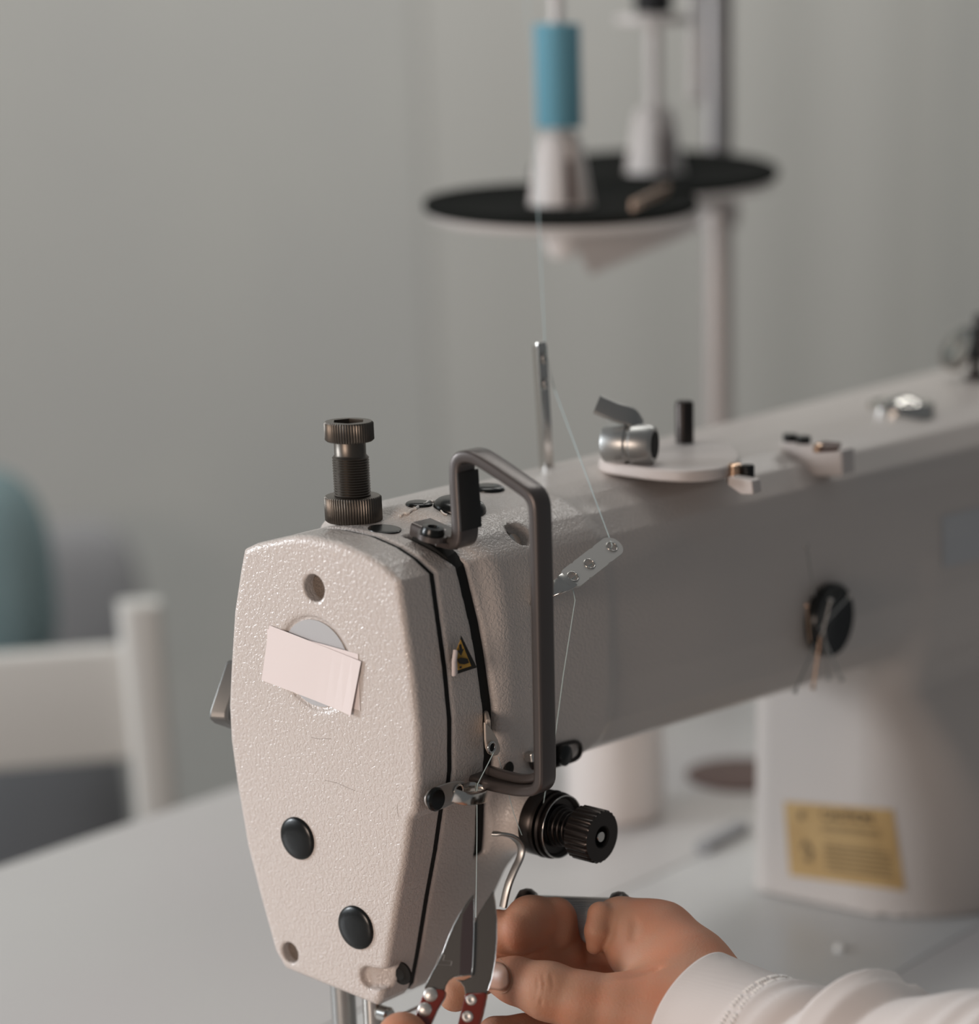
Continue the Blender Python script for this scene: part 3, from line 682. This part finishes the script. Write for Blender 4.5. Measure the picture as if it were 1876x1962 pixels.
# ================================================================== pin holder and pins on the arm
c = march(body_sdf, 1578, 1186, 1100, 1400, 0)
ph = G().add(*lathe([(0, 0), (15.5, 0), (16.5, 1.5), (16.5, 5), (15.5, 6.5), (11, 6), (0, 5.6)], c, (0, -1, 0), 48)).out('pin_holder', 'black_plastic', smooth=40)
tag(ph, 'round black magnetic pin holder stuck on the front of the machine arm', 'pin holder')
P0 = lambda a, b, h: np.array([PY(a, b, c[1]-h)[0], c[1]-h, PY(a, b, c[1]-h)[2]])
pins = [((1545, 1045), (1560, 1140), 'sewing pin pointing steeply up from the top of the black holder'), ((1523, 1325), (1562, 1235), 'long sewing pin slanting down to the lower left from the black holder'),
        ((1628, 1142), (1570, 1205), 'sewing pin slanting up to the right across the black holder'), ((1612, 1302), (1580, 1225), 'sewing pin slanting down to the lower right from the black holder'),
        ((1558, 1318), (1572, 1220), 'sewing pin with a bright head hanging almost straight down from the black holder'), ((1588, 1300), (1578, 1200), 'sewing pin hanging straight down beside the bright-headed pin'),
        ((1546, 1160), (1552, 1230), 'coppery sewing pin lying along the left rim of the black holder'), ((1592, 1150), (1575, 1218), 'short sewing pin lying across the middle of the black holder')]
for k, (a, b, l) in enumerate(pins):
    A_, B_ = P0(*a, 9+k*.3), P0(*b, 8+k*.3)
    pin = empty('sewing_pin', A_, l, 'pin', 'pins on the magnetic holder')
    G().add(*tube([A_, B_], .45, 8)).out('pin_shaft', 'copper' if k in (6, 4) else 'dull_steel', pin)
    G().add(*lathe([(0, -1.0), (1.0, -.6), (1.3, 0), (1.0, .6), (0, 1.0)], A_, nrm(B_-A_), 14)).out('pin_head', 'copper' if k in (4, 6) else 'dull_steel', pin, smooth=60)

# ================================================================== lint and thread ends
P = [march(body_sdf, a, b, 850, 1200, .4+random.random()*.6) for a, b in ((768, 990), (775, 984), (782, 986), (790, 978), (799, 976), (806, 968), (815, 971), (822, 964), (832, 966), (840, 962))]
o = G().add(*tube(smoothpath(P, 1), .55, 6)).out('thread_scrap', 'lint'); tag(o, 'crumpled white thread scrap lying among black caps on top of the machine head', 'thread scrap')
P = [march(body_sdf, a, b, 850, 1200, .4) for a, b in ((845, 980), (850, 986), (857, 988))]
o = G().add(*tube(smoothpath(P, 1), .35, 6)).out('thread_scrap', 'lint'); tag(o, 'tiny white thread end beside the largest black cap on top of the machine', 'thread scrap')
p = PZ(1610, 1820, 0); o = G().add(*lathe([(0, 0), (2.6, 0), (2.2, 2.4), (0, 3.2)], p, (0, 0, 1), 14)).out('lint_speck', 'lint'); tag(o, 'small white lint speck on the bed above the sleeve', 'lint')

# ================================================================== upper thread
def thread(P, label, r=.22):
    o = G().add(*tube(P, r, 6)).out('thread', 'blue_strand', smooth=60); tag(o, label, 'thread'); return o
e1 = PY(1045, 668, 17.5); far = e1+(PD(1010, 0, 1290)-e1)*1.9
g = G()
g.add(*tube([far, e1], .2, 6))
h3 = A+ex*hs[2]+nv*.6; h1 = A+ex*hs[0]
mid = PY(1062, 745, 14.)
g.add(*tube([e1, mid, h3], .2, 6)).add(*tube([h3, h3-nv*1.8, A+ex*hs[1]-nv*1.8, h1-nv*1.8, h1-nv*2.2], .2, 6))
low = PY(1066, 1395, -60.); g.add(*tube([h1-nv*2, PY(1102, 1150, -62), PY(1080, 1290, -61), low, bs+ax*7+np.array([-6, 0, 10])], .2, 6))
g.add(*tube([PY(1000, 1600, -60), PY(985, 1560, -58), PY(955, 1450, -54)], .14, 6))
g.add(*tube([e_+np.array([0, -.9, -2]), PY(915, 1503, -52.8), PY(914, 1516, -53)], .24, 6))
g.add(*tube([PY(914, 1516, -53), PY(914, 1600, -56), PY(912, 1758, -62)], .17, 6))
o = g.out('thread', 'blue_strand', smooth=60); tag(o, 'pale blue upper thread running from the guide post through the guides down to the scissors', 'thread')

# ================================================================== spool stand
st_base = PY(1376, 300, 318.)
ss = empty('spool_stand', (st_base[0], st_base[1], 0), 'tall grey pole spool stand with two round black-padded trays, behind the sewing machine', 'spool stand')
pc = (st_base[0], st_base[1])
G().add(*lathe([(0, 3), (9.2, 3), (9.2, 560), (0, 560)], (pc[0], pc[1], 0), seg=40)).out('pole', 'pole', ss, smooth=50)
G().add(*lathe([(0, 0), (34, 0), (34, 3), (16, 8), (9.5, 9)], (pc[0], pc[1], 0), seg=40)).out('pole_foot', 'white_plastic', ss, smooth=50)
prof = [(0, 330)]
for k in range(24): prof += [(4.5, 332+k*9), (7.5, 335+k*9), (4.5, 339+k*9)]
prof += [(0, 552)]
rr_ = RT*-13
G().add(*lathe(prof, (pc[0]+rr_[0], pc[1]+rr_[1], 30), seg=20)).out('highlight_rod', 'white_plastic', ss, smooth=60)  # ribbed white rod added for the beaded highlights beside the pole
c1 = PD(1075, 392, 1413); c2 = PD(1255, 331, 1564)
for cc, tl in ((c1, 3.2), (c2, 5.0)):
    tr = empty('tray', cc); tr.parent = ss; tr.location = Vector(cc*S)-ss.location
    tn_ = nrm(np.array([0, 0, 1])*cos(radians(tl))-FH*sin(radians(tl)))      # the trays sag a little towards the sewing machine
    G().add(*lathe([(0, -11), (50, -10), (72, -6.5), (75, -2), (74, -2), (70, -4), (0, -4)], cc, tn_, 80)).out('tray_shell', 'white_plastic', tr, smooth=50)
    G().add(*lathe([(0, -3.5), (72, -3.5), (75.3, -1.5), (75.8, 2), (74.5, 3.2), (72, 2), (66, .6), (20, 0), (0, 0)], cc, tn_, 80)).out('tray_pad', 'foam', tr, smooth=50)
def cone_base(cc, h, nm):
    prof = [(0, 0), (18, 0), (17.4, 3), (12.5, h-6), (10, h-1), (8, h), (3, h)]
    return lathe(prof, cc, (0, 0, 1), 40, lambda t, j: 1 if 0 < j < 6 and abs(((t-.3) % (pi/2))-pi/4) > .16 else (.82 if 1 < j < 5 else 1))
G().add(*cone_base(c1, 38, 'c')).out('spool_holder', 'white_plastic', ss, smooth=40)
G().add(*cone_base(c2, 38, 'c')).out('spool_holder', 'white_plastic', ss, smooth=40)
for cc in (c1, c2):
    dd = nrm(-FH*.92+RT*.32); wd = np.array([-dd[1], dd[0], 0])
    G().add(*prism([cc+dd*17.2+wd*2+np.array([0, 0, 2]), cc+dd*17.2-wd*2+np.array([0, 0, 2]), cc+dd*13.6-wd*1.6+np.array([0, 0, 24]), cc+dd*13.6+wd*1.6+np.array([0, 0, 24])], dd*1.2)).out('holder_slot', 'brown', ss, smooth=0)
G().add(*lathe([(0, 30), (3.6, 30), (3.6, 150), (0, 150)], c1, (0, 0, 1), 20)).out('spool_pin', 'white_plastic', ss, smooth=50)
G().add(*lathe([(0, 30), (4.6, 30), (4.6, 88), (0, 88)], c2, (0, 0, 1), 20)).out('spool_pin', 'white_plastic', ss, smooth=50)
G().add(*lathe([(0, 84), (22, 84), (23, 86), (22, 89), (0, 89)], c2, (0, 0, 1), 40)).out('spool_disc', 'white_plastic', ss, smooth=50)
# carrying arms
for cc in (c1, c2):
    a_ = cc+np.array([0, 0, -11]); b_ = np.array([pc[0], pc[1], cc[2]-14])
    G().add(*bar(a_, b_, 14, 3, (0, 0, 1))).out('tray_arm', 'white_plastic', ss, smooth=0, bevel=.6)
G().add(*prism([PD(a, b, 1400+k) for a, b, k in ((1102, 455, 0), (1106, 480, 0), (1130, 526, 5), (1335, 440, 60), (1338, 402, 60), (1200, 440, 25))], FW*3)).out('arm_gusset', 'white_plastic', ss, smooth=0)
G().add(*lathe([(0, -20), (6, -20), (10, -14), (12, 0), (0, 0)], c1-np.array([0, 0, 8]), (0, 0, 1), 24)).out('tray_nut', 'white_plastic', ss, smooth=40)
G().add(*lathe([(9.2, 0), (13, 1), (13, 17), (9.2, 18)], (pc[0], pc[1], c1[2]-32), (0, 0, 1), 32)).add(*lathe([(0, 0), (4, 0), (4, 14), (0, 14)], (pc[0], pc[1], c1[2]-23), RT, 16)).out('pole_clamp', 'pole', ss, smooth=40)
o = G().add(*bar(PZ(1212, 394, c1[2]+5), PZ(1280, 362, c1[2]+5), 5, 2)).out('glint_strip', 'tan_glint', smooth=0, bevel=.5); tag(o, 'thin tan strip put in as an orange glint across the trays of the spool stand', 'strip')  # tan strip added to paint the orange glint by the trays
# spools
bl = empty('thread_spool', c1+np.array([0, 0, 40]), 'blue thread spool on the front pin of the spool stand', 'thread spool')
hz = (PD(1075, 40, 1413)-c1)[2]-1
G().add(*lathe([(3.8, 40), (12, 40), (12.5, 41.5), (12.5, hz-1.5), (12, hz), (3.8, hz)], c1, (0, 0, 1), 48)).out('thread_winding', 'blue_thread', bl, smooth=50)
G().add(*lathe([(3.7, 38.6), (5, 38.6), (5, hz+1), (3.7, hz+1)], c1, (0, 0, 1), 24)).out('spool_core', 'white_plastic', bl, smooth=50)
bk = empty('thread_spool', c2+np.array([0, 0, 90]), 'black thread spool on the rear pin, cut off by the top of the frame', 'thread spool')
G().add(*lathe([(4.7, 90), (11, 90), (11.4, 92), (11.4, 158), (4.7, 158)], c2, (0, 0, 1), 40)).out('thread_winding', 'black_thread', bk, smooth=50)
G().add(*lathe([(4.65, 89.2), (5.4, 89.2), (5.4, 160), (4.65, 160)], c2, (0, 0, 1), 24)).out('spool_core', 'white_plastic', bk, smooth=50)
p = PY(1240, 545, WALL_Y-12)
o = G().add(*lathe([(6, 0), (6, 8), (14, 12), (16, 20), (10, 27), (0, 28)], p+np.array([0, 12, 0]), (0, -1, 0), 24)).out('wall_hook', 'white_plastic', smooth=60); tag(o, 'small round pale wall hook below the front spool tray', 'hook')

# ================================================================== chair behind the table
zr = 30.
L0 = PZ(-160, 1268, zr); R0 = PD(270, 1150, 1700); 
a_ = PZ(0, 1258, zr); b_ = PZ(236, 1240, zr)
dr = nrm((b_-a_)*np.array([1, 1, 0])); R0 = np.array([b_[0], b_[1], 0])
side = np.array([-dr[1], dr[0], 0])
chr_ = empty('chair', (R0[0], R0[1], FLOOR), 'white wooden chair with a wide back rail behind the table at the left', 'chair')
topz_ = PD(262, 1140, np.dot(R0-CAM, FW)+0)[2]
Wd = 400
for k, nm in ((12, 'back_post'), (-Wd, 'back_post')):
    b0 = R0+dr*k
    G().add(*sweep([np.array([b0[0], b0[1], FLOOR+6])+side*30, np.array([b0[0], b0[1], -300]), np.array([b0[0], b0[1], zr+30])-side*6], rrect(27, 24, 6, 3), dr)).out(nm, 'chair', chr_, smooth=50)
G().add(*sweep([R0-dr*Wd+np.array([0, 0, zr-36]), R0+np.array([0, 0, zr-36])], rrect(76, 15, 4, 3), (0, 0, 1))).out('back_rail', 'chair', chr_, smooth=50)
G().add(*prism([R0+dr*20-side*20+np.array([0, 0, -310]), R0-dr*(Wd+5)-side*20+np.array([0, 0, -310]), R0-dr*(Wd+5)+side*400+np.array([0, 0, -310]), R0+dr*20+side*400+np.array([0, 0, -310])], (0, 0, 25))).out('seat', 'chair', chr_, smooth=0, bevel=4)
for k in (8, -Wd+5):
    b0 = R0+dr*k+side*370; G().add(*bar(np.array([b0[0], b0[1], FLOOR]), np.array([b0[0], b0[1], -309]), 28, 28, dr)).out('front_leg', 'chair', chr_, smooth=0, bevel=3)
def blob(name, cpx, d, r, m, lab_, cat, flat=.55):
    c = PD(*cpx, d); V, F = [], []; nu, nv_ = 32, 20
    for i in range(nu):
        for j in range(nv_+1):
            t = 2*pi*i/nu; p = -pi/2+pi*j/nv_; ce = abs(cos(p))**.6
            V.append(c+dr*r[0]*ce*abs(cos(t))**.7*np.sign(cos(t))+side*r[1]*ce*sin(t)+np.array([0, 0, r[2]*sin(p)*abs(sin(p))**-.25 if abs(sin(p)) > .01 else 0]))
    F = [(i*(nv_+1)+j, ((i+1) % nu)*(nv_+1)+j, ((i+1) % nu)*(nv_+1)+j+1, i*(nv_+1)+j+1) for i in range(nu) for j in range(nv_)]
    o = G().add(V, F).out(name, m, smooth=70); tag(o, lab_, cat); return o
blob('cushion', (-40, 1110), 2000, (58, 50, 85), 'teal', 'teal cushion behind the white chair at the left edge', 'cushion')
blob('cushion', (158, 1150), 2700, (62, 40, 84), 'shadow_and_hinge_grey', 'grey blob put in for the wall shadow behind the chair rail, right of the teal cushion', 'cushion')  # not a cushion: added grey blob stands in for a shadow on the wall
blob('bag', (78, 1560), 2400, (84, 60, 110), 'slate', 'dark blue-grey bag seen below the rail of the white chair', 'bag')

# ================================================================== scissors
sc = empty('scissors', PD(880, 2180, 938), 'steel thread snips with red-brown riveted handles held open under the thread', 'scissors')
DS = 938.; tk = FW*1.1
def sp(pts, d): return [PD(a, b, d) for a, b in pts]
lb = [(908, 1712), (896, 1727), (882, 1750), (870, 1772), (860, 1795), (850, 1822), (840, 1843), (829, 1862), (820, 1880), (814, 1893), (812, 1925), (834, 1925), (852, 1900), (854, 1889), (860, 1879), (870, 1872), (886, 1870), (904, 1869), (906, 1850), (908, 1800), (909, 1740)]
rb = [(945, 1706), (930, 1728), (916, 1752), (908, 1770), (903, 1800), (900, 1860), (902, 1872), (888, 1878), (872, 1877), (882, 1882), (889, 1892), (891, 1905), (893, 1930), (928, 1930), (935, 1898), (943, 1875), (949, 1840), (952, 1800), (952, 1760), (949, 1728)]
def blade(name, pts, d, m='blade_steel'):
    return G().add(*prism(sp(pts, d), tk)).out(name, m, sc, smooth=0, bevel=.3, seg=2)
L_ = blade('blade', lb, DS); R_ = blade('blade', rb, DS+1.6)
G().add(*prism(sp([(887, 1752), (905, 1722), (907.5, 1740), (907, 1800), (905, 1850), (903.5, 1866), (881, 1868), (883, 1800)], DS-.12), FW*.3)).out('hollow_grind', 'blade_hollow', sc, smooth=0)
for pts in (lb[:10], [(945, 1706), (949, 1728), (952, 1760), (952, 1800), (949, 1840), (943, 1875), (935, 1898)], [(909, 1722), (908.5, 1760), (908, 1800), (906, 1850), (904, 1868), (886, 1870), (870, 1872)]):
    G().add(*tube([PD(a, b, DS-.05) for a, b in pts], .16, 6)).out('edge_highlight', 'steel', sc, smooth=60)  # thin bright tubes added as highlights along the blade edges
# embossed mark on the left blade
g = G()
for a, b in (((842, 1829), (836, 1848)), ((836, 1848), (864, 1850)), ((842, 1829), (852, 1830)), ((852, 1830), (849, 1840)), ((849, 1840), (866, 1842)), ((866, 1842), (864, 1850))):
    g.add(*tube([PD(*a, DS-.08), PD(*b, DS-.08)], .1, 6))
g.out('embossed_mark', 'dull_steel', sc)
lh = [(815, 1893), (850, 1896), (854, 1902), (852, 1912), (838, 1935), (826, 1962), (812, 2010), (812, 2100), (820, 2180), (845, 2230), (845, 2262), (800, 2230), (776, 2160), (776, 2060), (788, 1975), (800, 1930)]
rh = [(891, 1903), (930, 1901), (933, 1906), (930, 1925), (920, 1962), (912, 2010), (912, 2100), (905, 2170), (880, 2225), (845, 2262), (845, 2232), (868, 2190), (878, 2110), (874, 2030), (877, 1962), (886, 1925)]
for pts, d in ((lh, DS-1.6), (rh, DS-.4)):
    G().add(*prism(sp(pts, d), FW*4.6)).out('handle', 'red_handle', sc, smooth=40, bevel=.9, seg=3)
for (a, b), R, dd in (((825, 1906), 2.7, -1.6), ((814, 1934), 2.7, -1.6), ((903, 1916), 2.1, -.4), ((896, 1948), 2.2, -.4)):
    G().add(*lathe([(R, 0), (R*.93, .5), (R*.6, .95), (0, 1.15)] if R > 2.5 else [(R, 0), (R*.93, .5), (R*.6, .8), (R*.25, .45), (0, .4)], PD(a, b, DS+dd+.2), -FW, 28)).out('rivet', 'rivet_steel', sc, smooth=60)

# ================================================================== person: two hands and a sleeve
pr = empty('person', PD(1500, 2300, 900), 'person in a white long-sleeved shirt, hands holding scissors and a small bobbin at the needle', 'person')
def chain(X, Y, Z, pts, d, k=5.):
    """pts: (px, py, depth, radius in px)"""
    P = [(PD(a, b, c_), r*c_/FPX) for a, b, c_, r in pts]
    for (a, ra), (b, rb_) in zip(P[:-1], P[1:]):
        c_ = caps(X, Y, Z, a, b, ra, rb_); d = c_ if d is None else smin(d, c_, k)
    return d
def groove(X, Y, Z, d, pts, w_, amp):
    P = [PD(*p) for p in pts]; m = None
    for a, b in zip(P[:-1], P[1:]):
        c_ = caps(X, Y, Z, a, b, 0, 0); m = c_ if m is None else np.minimum(m, c_)
    return d+amp*np.exp(-(m/w_)**2)
def hand_r(X, Y, Z):
    thumb = chain(X, Y, Z, [(962, 1872, 968, 36), (985, 1878, 966, 44), (1050, 1899, 963, 55), (1120, 1921, 962, 58), (1200, 1935, 962, 70), (1300, 1950, 962, 95)], None, 3)
    palm = chain(X, Y, Z, [(1290, 1960, 965, 100), (1400, 1985, 955, 108), (1560, 2050, 935, 120)], None, 6)
    back = chain(X, Y, Z, [(1190, 1775, 992, 58), (1258, 1806, 990, 74), (1318, 1862, 978, 80), (1392, 1950, 964, 98)], None, 8)
    back = smin(back, chain(X, Y, Z, [(1215, 1830, 985, 46), (1290, 1900, 975, 80)], None), 7)
    hand = smin(smin(palm, back, 10), thumb, 7)
    pink = chain(X, Y, Z, [(1150, 1752, 984, 25), (1143, 1785, 982, 22), (1139, 1813, 984, 16)], None, 2)      # curled little finger edge
    hand = smin(hand, pink, 2.2)
    idx = chain(X, Y, Z, [(1245, 1830, 998, 45), (1150, 1848, 1002, 36), (1085, 1830, 1002, 36), (1068, 1768, 990, 36)], None, 4)
    idx = smin(idx, chain(X, Y, Z, [(1067, 1752, 988, 33), (1064, 1788, 988, 33)], None), 3)
    mid = chain(X, Y, Z, [(1060, 1765, 991, 45), (1018, 1768, 985, 50), (995, 1786, 980, 42)], None, 3)
    tip = chain(X, Y, Z, [(995, 1800, 985, 33), (962, 1790, 982, 33), (955, 1770, 985, 28)], None, 3)
    idx = smin(idx, chain(X, Y, Z, [(1240, 1850, 1008, 44), (1100, 1840, 1008, 44), (985, 1836, 1002, 40)], None), 3)
    hand = smin(hand, idx, 3); f = smin(mid, tip, 1.6); hand = smin(hand, f, 1.4)
    hand = smin(hand, chain(X, Y, Z, [(1025, 1824, 991, 32), (1090, 1834, 995, 32)], None), 2)
    tip2 = chain(X, Y, Z, [(1000, 1850, 992, 36), (930, 1862, 986, 36), (872, 1906, 982, 33)], None, 4)
    hand = smin(hand, tip2, 1.5)
    low = chain(X, Y, Z, [(1240, 2010, 985, 55), (1120, 2000, 990, 46), (1010, 1985, 986, 40), (950, 1982, 980, 36)], None, 4)
    hand = smin(hand, low, 2.)
    fl = lambda w_, a_, *p: groove(X, Y, Z, hand, p, w_, a_)
    hand = fl(.9, .6, (1047, 1738, 974, ), (1050, 1780, 974), (1042, 1815, 976))
    hand = fl(1.4, 2.2, (1172, 1768, 974), (1166, 1795, 973), (1158, 1822, 974))
    hand = fl(1.6, 2.6, (1208, 1752, 976), (1214, 1768, 975), (1210, 1792, 973))
    hand = fl(2.0, 1.6, (1150, 1862, 952), (1230, 1864, 956), (1290, 1862, 958), (1330, 1872, 957))
    for x0 in (1018, 1028, 1040, 1056): hand = fl(.5, .5, (x0, 1862, 953), (x0+3, 1890, 952), (x0-4, 1925, 953))
    return hand
# bounds
pts = np.array([PD(a, b, d) for a in (800, 1560) for b in (1690, 2110) for d in (925, 1020)]); lo, hi = pts.min(0), pts.max(0)
def cut_hand(X, Y, Z): return smax(hand_r(X, Y, Z), ((X-PD(1500, 1990, 945)[0])*RT[0]+(Y-PD(1500, 1990, 945)[1])*RT[1]), 2)
V, F = surfnet(cut_hand, np.arange(lo[0], hi[0], .75), np.arange(lo[1], hi[1], .75), np.arange(max(lo[2], 12), hi[2], .75))
rhand = mesh('right_hand', V, F, 'skin', pr, smooth=80); rhand['label'] = 'right hand with fingers curled around a bobbin'
# thumb nail
NQ = [(936, 1842), (974, 1847), (977, 1900), (934, 1893)]
V, F = [], []
for j in range(9):
    for i in range(13):
        u, v = i/12, j/8; v = .5+(v-.5)*sqrt(max(0, 1-.92*max(0, (u-.55)/.45)**2)); q = [np.array(p, float) for p in NQ]
        p = (q[0]*(1-u)+q[1]*u)*(1-v)+(q[3]*(1-u)+q[2]*u)*v; V.append(march(hand_r, p[0], p[1], 900, 1040, .12))
F = [(j*13+i, (j+1)*13+i, (j+1)*13+i+1, j*13+i+1) for j in range(8) for i in range(12)]
nl = G().add(V, F).out('thumbnail', 'nail', rhand, smooth=80); so = nl.modifiers.new('s', 'SOLIDIFY'); so.thickness = .4*S; so.offset = 1
V = [march(hand_r, a, b, 900, 1040, .05) for a, b in ((958, 1838), (968, 1846), (976, 1856), (981, 1872), (981, 1886), (974, 1899), (962, 1904), (950, 1901))]
G().add(*tube(smoothpath(V, 2), .2, 6)).out('nail_fold', 'skin', rhand, smooth=80)

def hand_l(X, Y, Z):
    th = chain(X, Y, Z, [(772, 1988, 934, 50), (742, 2050, 928, 56), (724, 2150, 910, 64), (750, 2270, 885, 92)], None, 4)
    for k, pts in enumerate(([(930, 2004, 950, 42), (938, 2080, 950, 45), (900, 2190, 925, 52), (840, 2310, 890, 62)], [(905, 2110, 934, 40), (950, 2130, 940, 42), (930, 2230, 915, 50), (850, 2330, 882, 62)],
                 [(890, 2180, 920, 40), (945, 2200, 925, 42), (925, 2290, 900, 48), (850, 2370, 868, 60)], [(870, 2240, 905, 34), (920, 2262, 908, 38), (905, 2340, 880, 44), (840, 2410, 852, 52)])):
        th = smin(th, chain(X, Y, Z, pts, None, 4), 2.)
    th = smin(th, chain(X, Y, Z, [(800, 2330, 880, 118), (780, 2450, 838, 122), (742, 2560, 800, 118), (742, 2590, 780, 118)], None), 8)
    return th
pts = np.array([PD(a, b, d) for a in (590, 1020) for b in (1925, 2720) for d in (765, 965)]); lo, hi = pts.min(0), pts.max(0)
V, F = surfnet(hand_l, np.arange(lo[0], hi[0], 1.4), np.arange(lo[1], hi[1], 1.4), np.arange(2, 110, 1.4))
lhand = mesh('left_hand', V, F, 'skin', pr, smooth=80)
# sleeve
def sleeve():
    P0_ = PD(1352, 1900, 962); ax0 = [(1330, 1962, 962), (1400, 1991, 953), (1480, 2024, 943), (1580, 2062, 930), (1700, 2102, 912), (1880, 2150, 888), (2150, 2210, 850)]
    C = np.array([PD(*q) for q in ax0]); n = 150; m = 120
    tt = np.linspace(0, 1, n); seg = np.linspace(0, 1, len(C)); Cp = np.stack([np.interp(tt, seg, C[:, k]) for k in range(3)], 1)
    for _ in range(25): Cp[1:-1] = (Cp[:-2]+Cp[2:]+2*Cp[1:-1])/4
    pxx = []
    V = []; F = []
    for i in range(n):
        t = tt[i]; T = nrm(Cp[min(i+1, n-1)]-Cp[max(i-1, 0)]); u = nrm(np.cross(T, FW)); 
        if u @ UP < 0: u = -u
        v = np.cross(T, u); s = i/(n-1)
        v_ = Cp[i]-CAM; x = PCX+FPX*(v_@RT)/(v_@FW)
        for j in range(m):
            a = 2*pi*j/m
            base_r = np.interp(x, [1350, 1420, 1480, 1560, 1650, 1760, 1900, 2200], [28.2, 29, 30, 31, 36, 38, 45, 52])
            # folds: the cuff stays smooth, beyond the double seam the cloth bunches in oblique ridges
            w_ = np.clip((x-1470)/70, 0, 1)
            aw = (a+pi) % (2*pi)-pi; xf = x+26*aw
            f = np.interp(xf, [1440, 1470, 1500, 1535, 1570, 1603, 1640, 1678, 1712, 1765, 1830, 1890, 1960, 2040], [0, 0, 1.6, .6, -3.5, 1., 7.5, 5, -1.5, 1, 3, 1, 4, 0])*(.5+.5*cos(aw))**.35 + 1.6*sin((x-1450)/13.+2.3*a)*w_*(.5+.5*sin(x/60.+a*2)) + 1.0*sin(a*3+x/90.)
            hem = -.5*np.exp(-((x-1462)/3.)**2)
            r = base_r+f+hem
            r *= sqrt(max(0.0004, 1-max(0, (s-.93)/.07)**2))      # closed where the forearm ends
            V.append(Cp[i]+u*cos(a)*r*1.0+v*sin(a)*r*.95)
    for i in range(n-1):
        for j in range(m): k = (j+1) % m; F.append((i*m+j, i*m+k, (i+1)*m+k, (i+1)*m+j))
    return V, F, Cp, m
V, F, Cp, m_ = sleeve()
sl = mesh('shirt_sleeve', V, F, 'cloth', pr, smooth=80); so = sl.modifiers.new('s', 'SOLIDIFY'); so.thickness = 1.0*S; so.offset = -1
# double overlocked seam around the cuff
Va = np.array(V).reshape(-1, m_, 3)
def xcol(i): v_ = Cp[i]-CAM; return PCX+FPX*(v_@RT)/(v_@FW)
for tx in (1448, 1464):
    i = min(range(len(Cp)), key=lambda k: abs(xcol(k)-tx)); loop = Va[i]; c_ = Cp[i]; g = G(); K = 96
    for k in range(K):
        a = loop[int(k*m_/K) % m_]; a2 = loop[(int(k*m_/K)+1) % m_]; nr = nrm(a-c_); tdir = nrm(Cp[i+1]-Cp[i-1])
        g.add(*tube([a+nr*.1-tdir*1.1, a+nr*.5, (a+a2)/2+nr*.1+tdir*1.1], .34, 5))
    o = g.out('cuff_stitching', 'stitch', sl, smooth=60); o['kind'] = 'stuff'

# left sleeve, wholly below the frame
W0 = PD(742, 2575, 786); g = G(); rows = []
for i in range(60):
    s = i/59; c_ = W0+np.array([-30*s, -250*s, 26*s+1]); r = (26+10*s+1.0*sin(i*.9+sin(i*.23)*3)*min(1, s*6))*sqrt(max(.0004, 1-max(0, (s-.93)/.07)**2))
    rows.append([c_+np.array([1, 0, 0])*r*cos(2*pi*j/48)+np.array([0, .1, 1])*r*.9*sin(2*pi*j/48+.02*i) for j in range(48)])
g.add([p for r_ in rows for p in r_], [(i*48+j, i*48+(j+1) % 48, (i+1)*48+(j+1) % 48, (i+1)*48+j) for i in range(59) for j in range(48)])
so = g.out('shirt_sleeve', 'cloth', pr, smooth=80).modifiers.new('s', 'SOLIDIFY'); so.thickness = 1.0*S
# bobbin held in the fingers
bb = empty('bobbin', PD(1100, 1770, 1000), 'small grey thread bobbin with dark end discs pinched between the fingers', 'bobbin')
q0, q1 = PD(1012, 1766, 1006), PD(1188, 1772, 1003); ab_ = nrm(q1-q0); Lb = np.linalg.norm(q1-q0)
G().add(*lathe([(0, 1), (10.6, 1), (10.6, Lb-1), (0, Lb-1)], q0, ab_, 48)).out('bobbin_thread', 'grey_thread', bb, smooth=50)
for h in (-1, Lb-1): G().add(*lathe([(0, h-4), (9.5, h-4), (12.4, h-2.4), (13.2, h), (13, h+2), (11.5, h+4), (0, h+4)], q0, ab_, 48)).out('bobbin_disc', 'black_metal', bb, smooth=50)
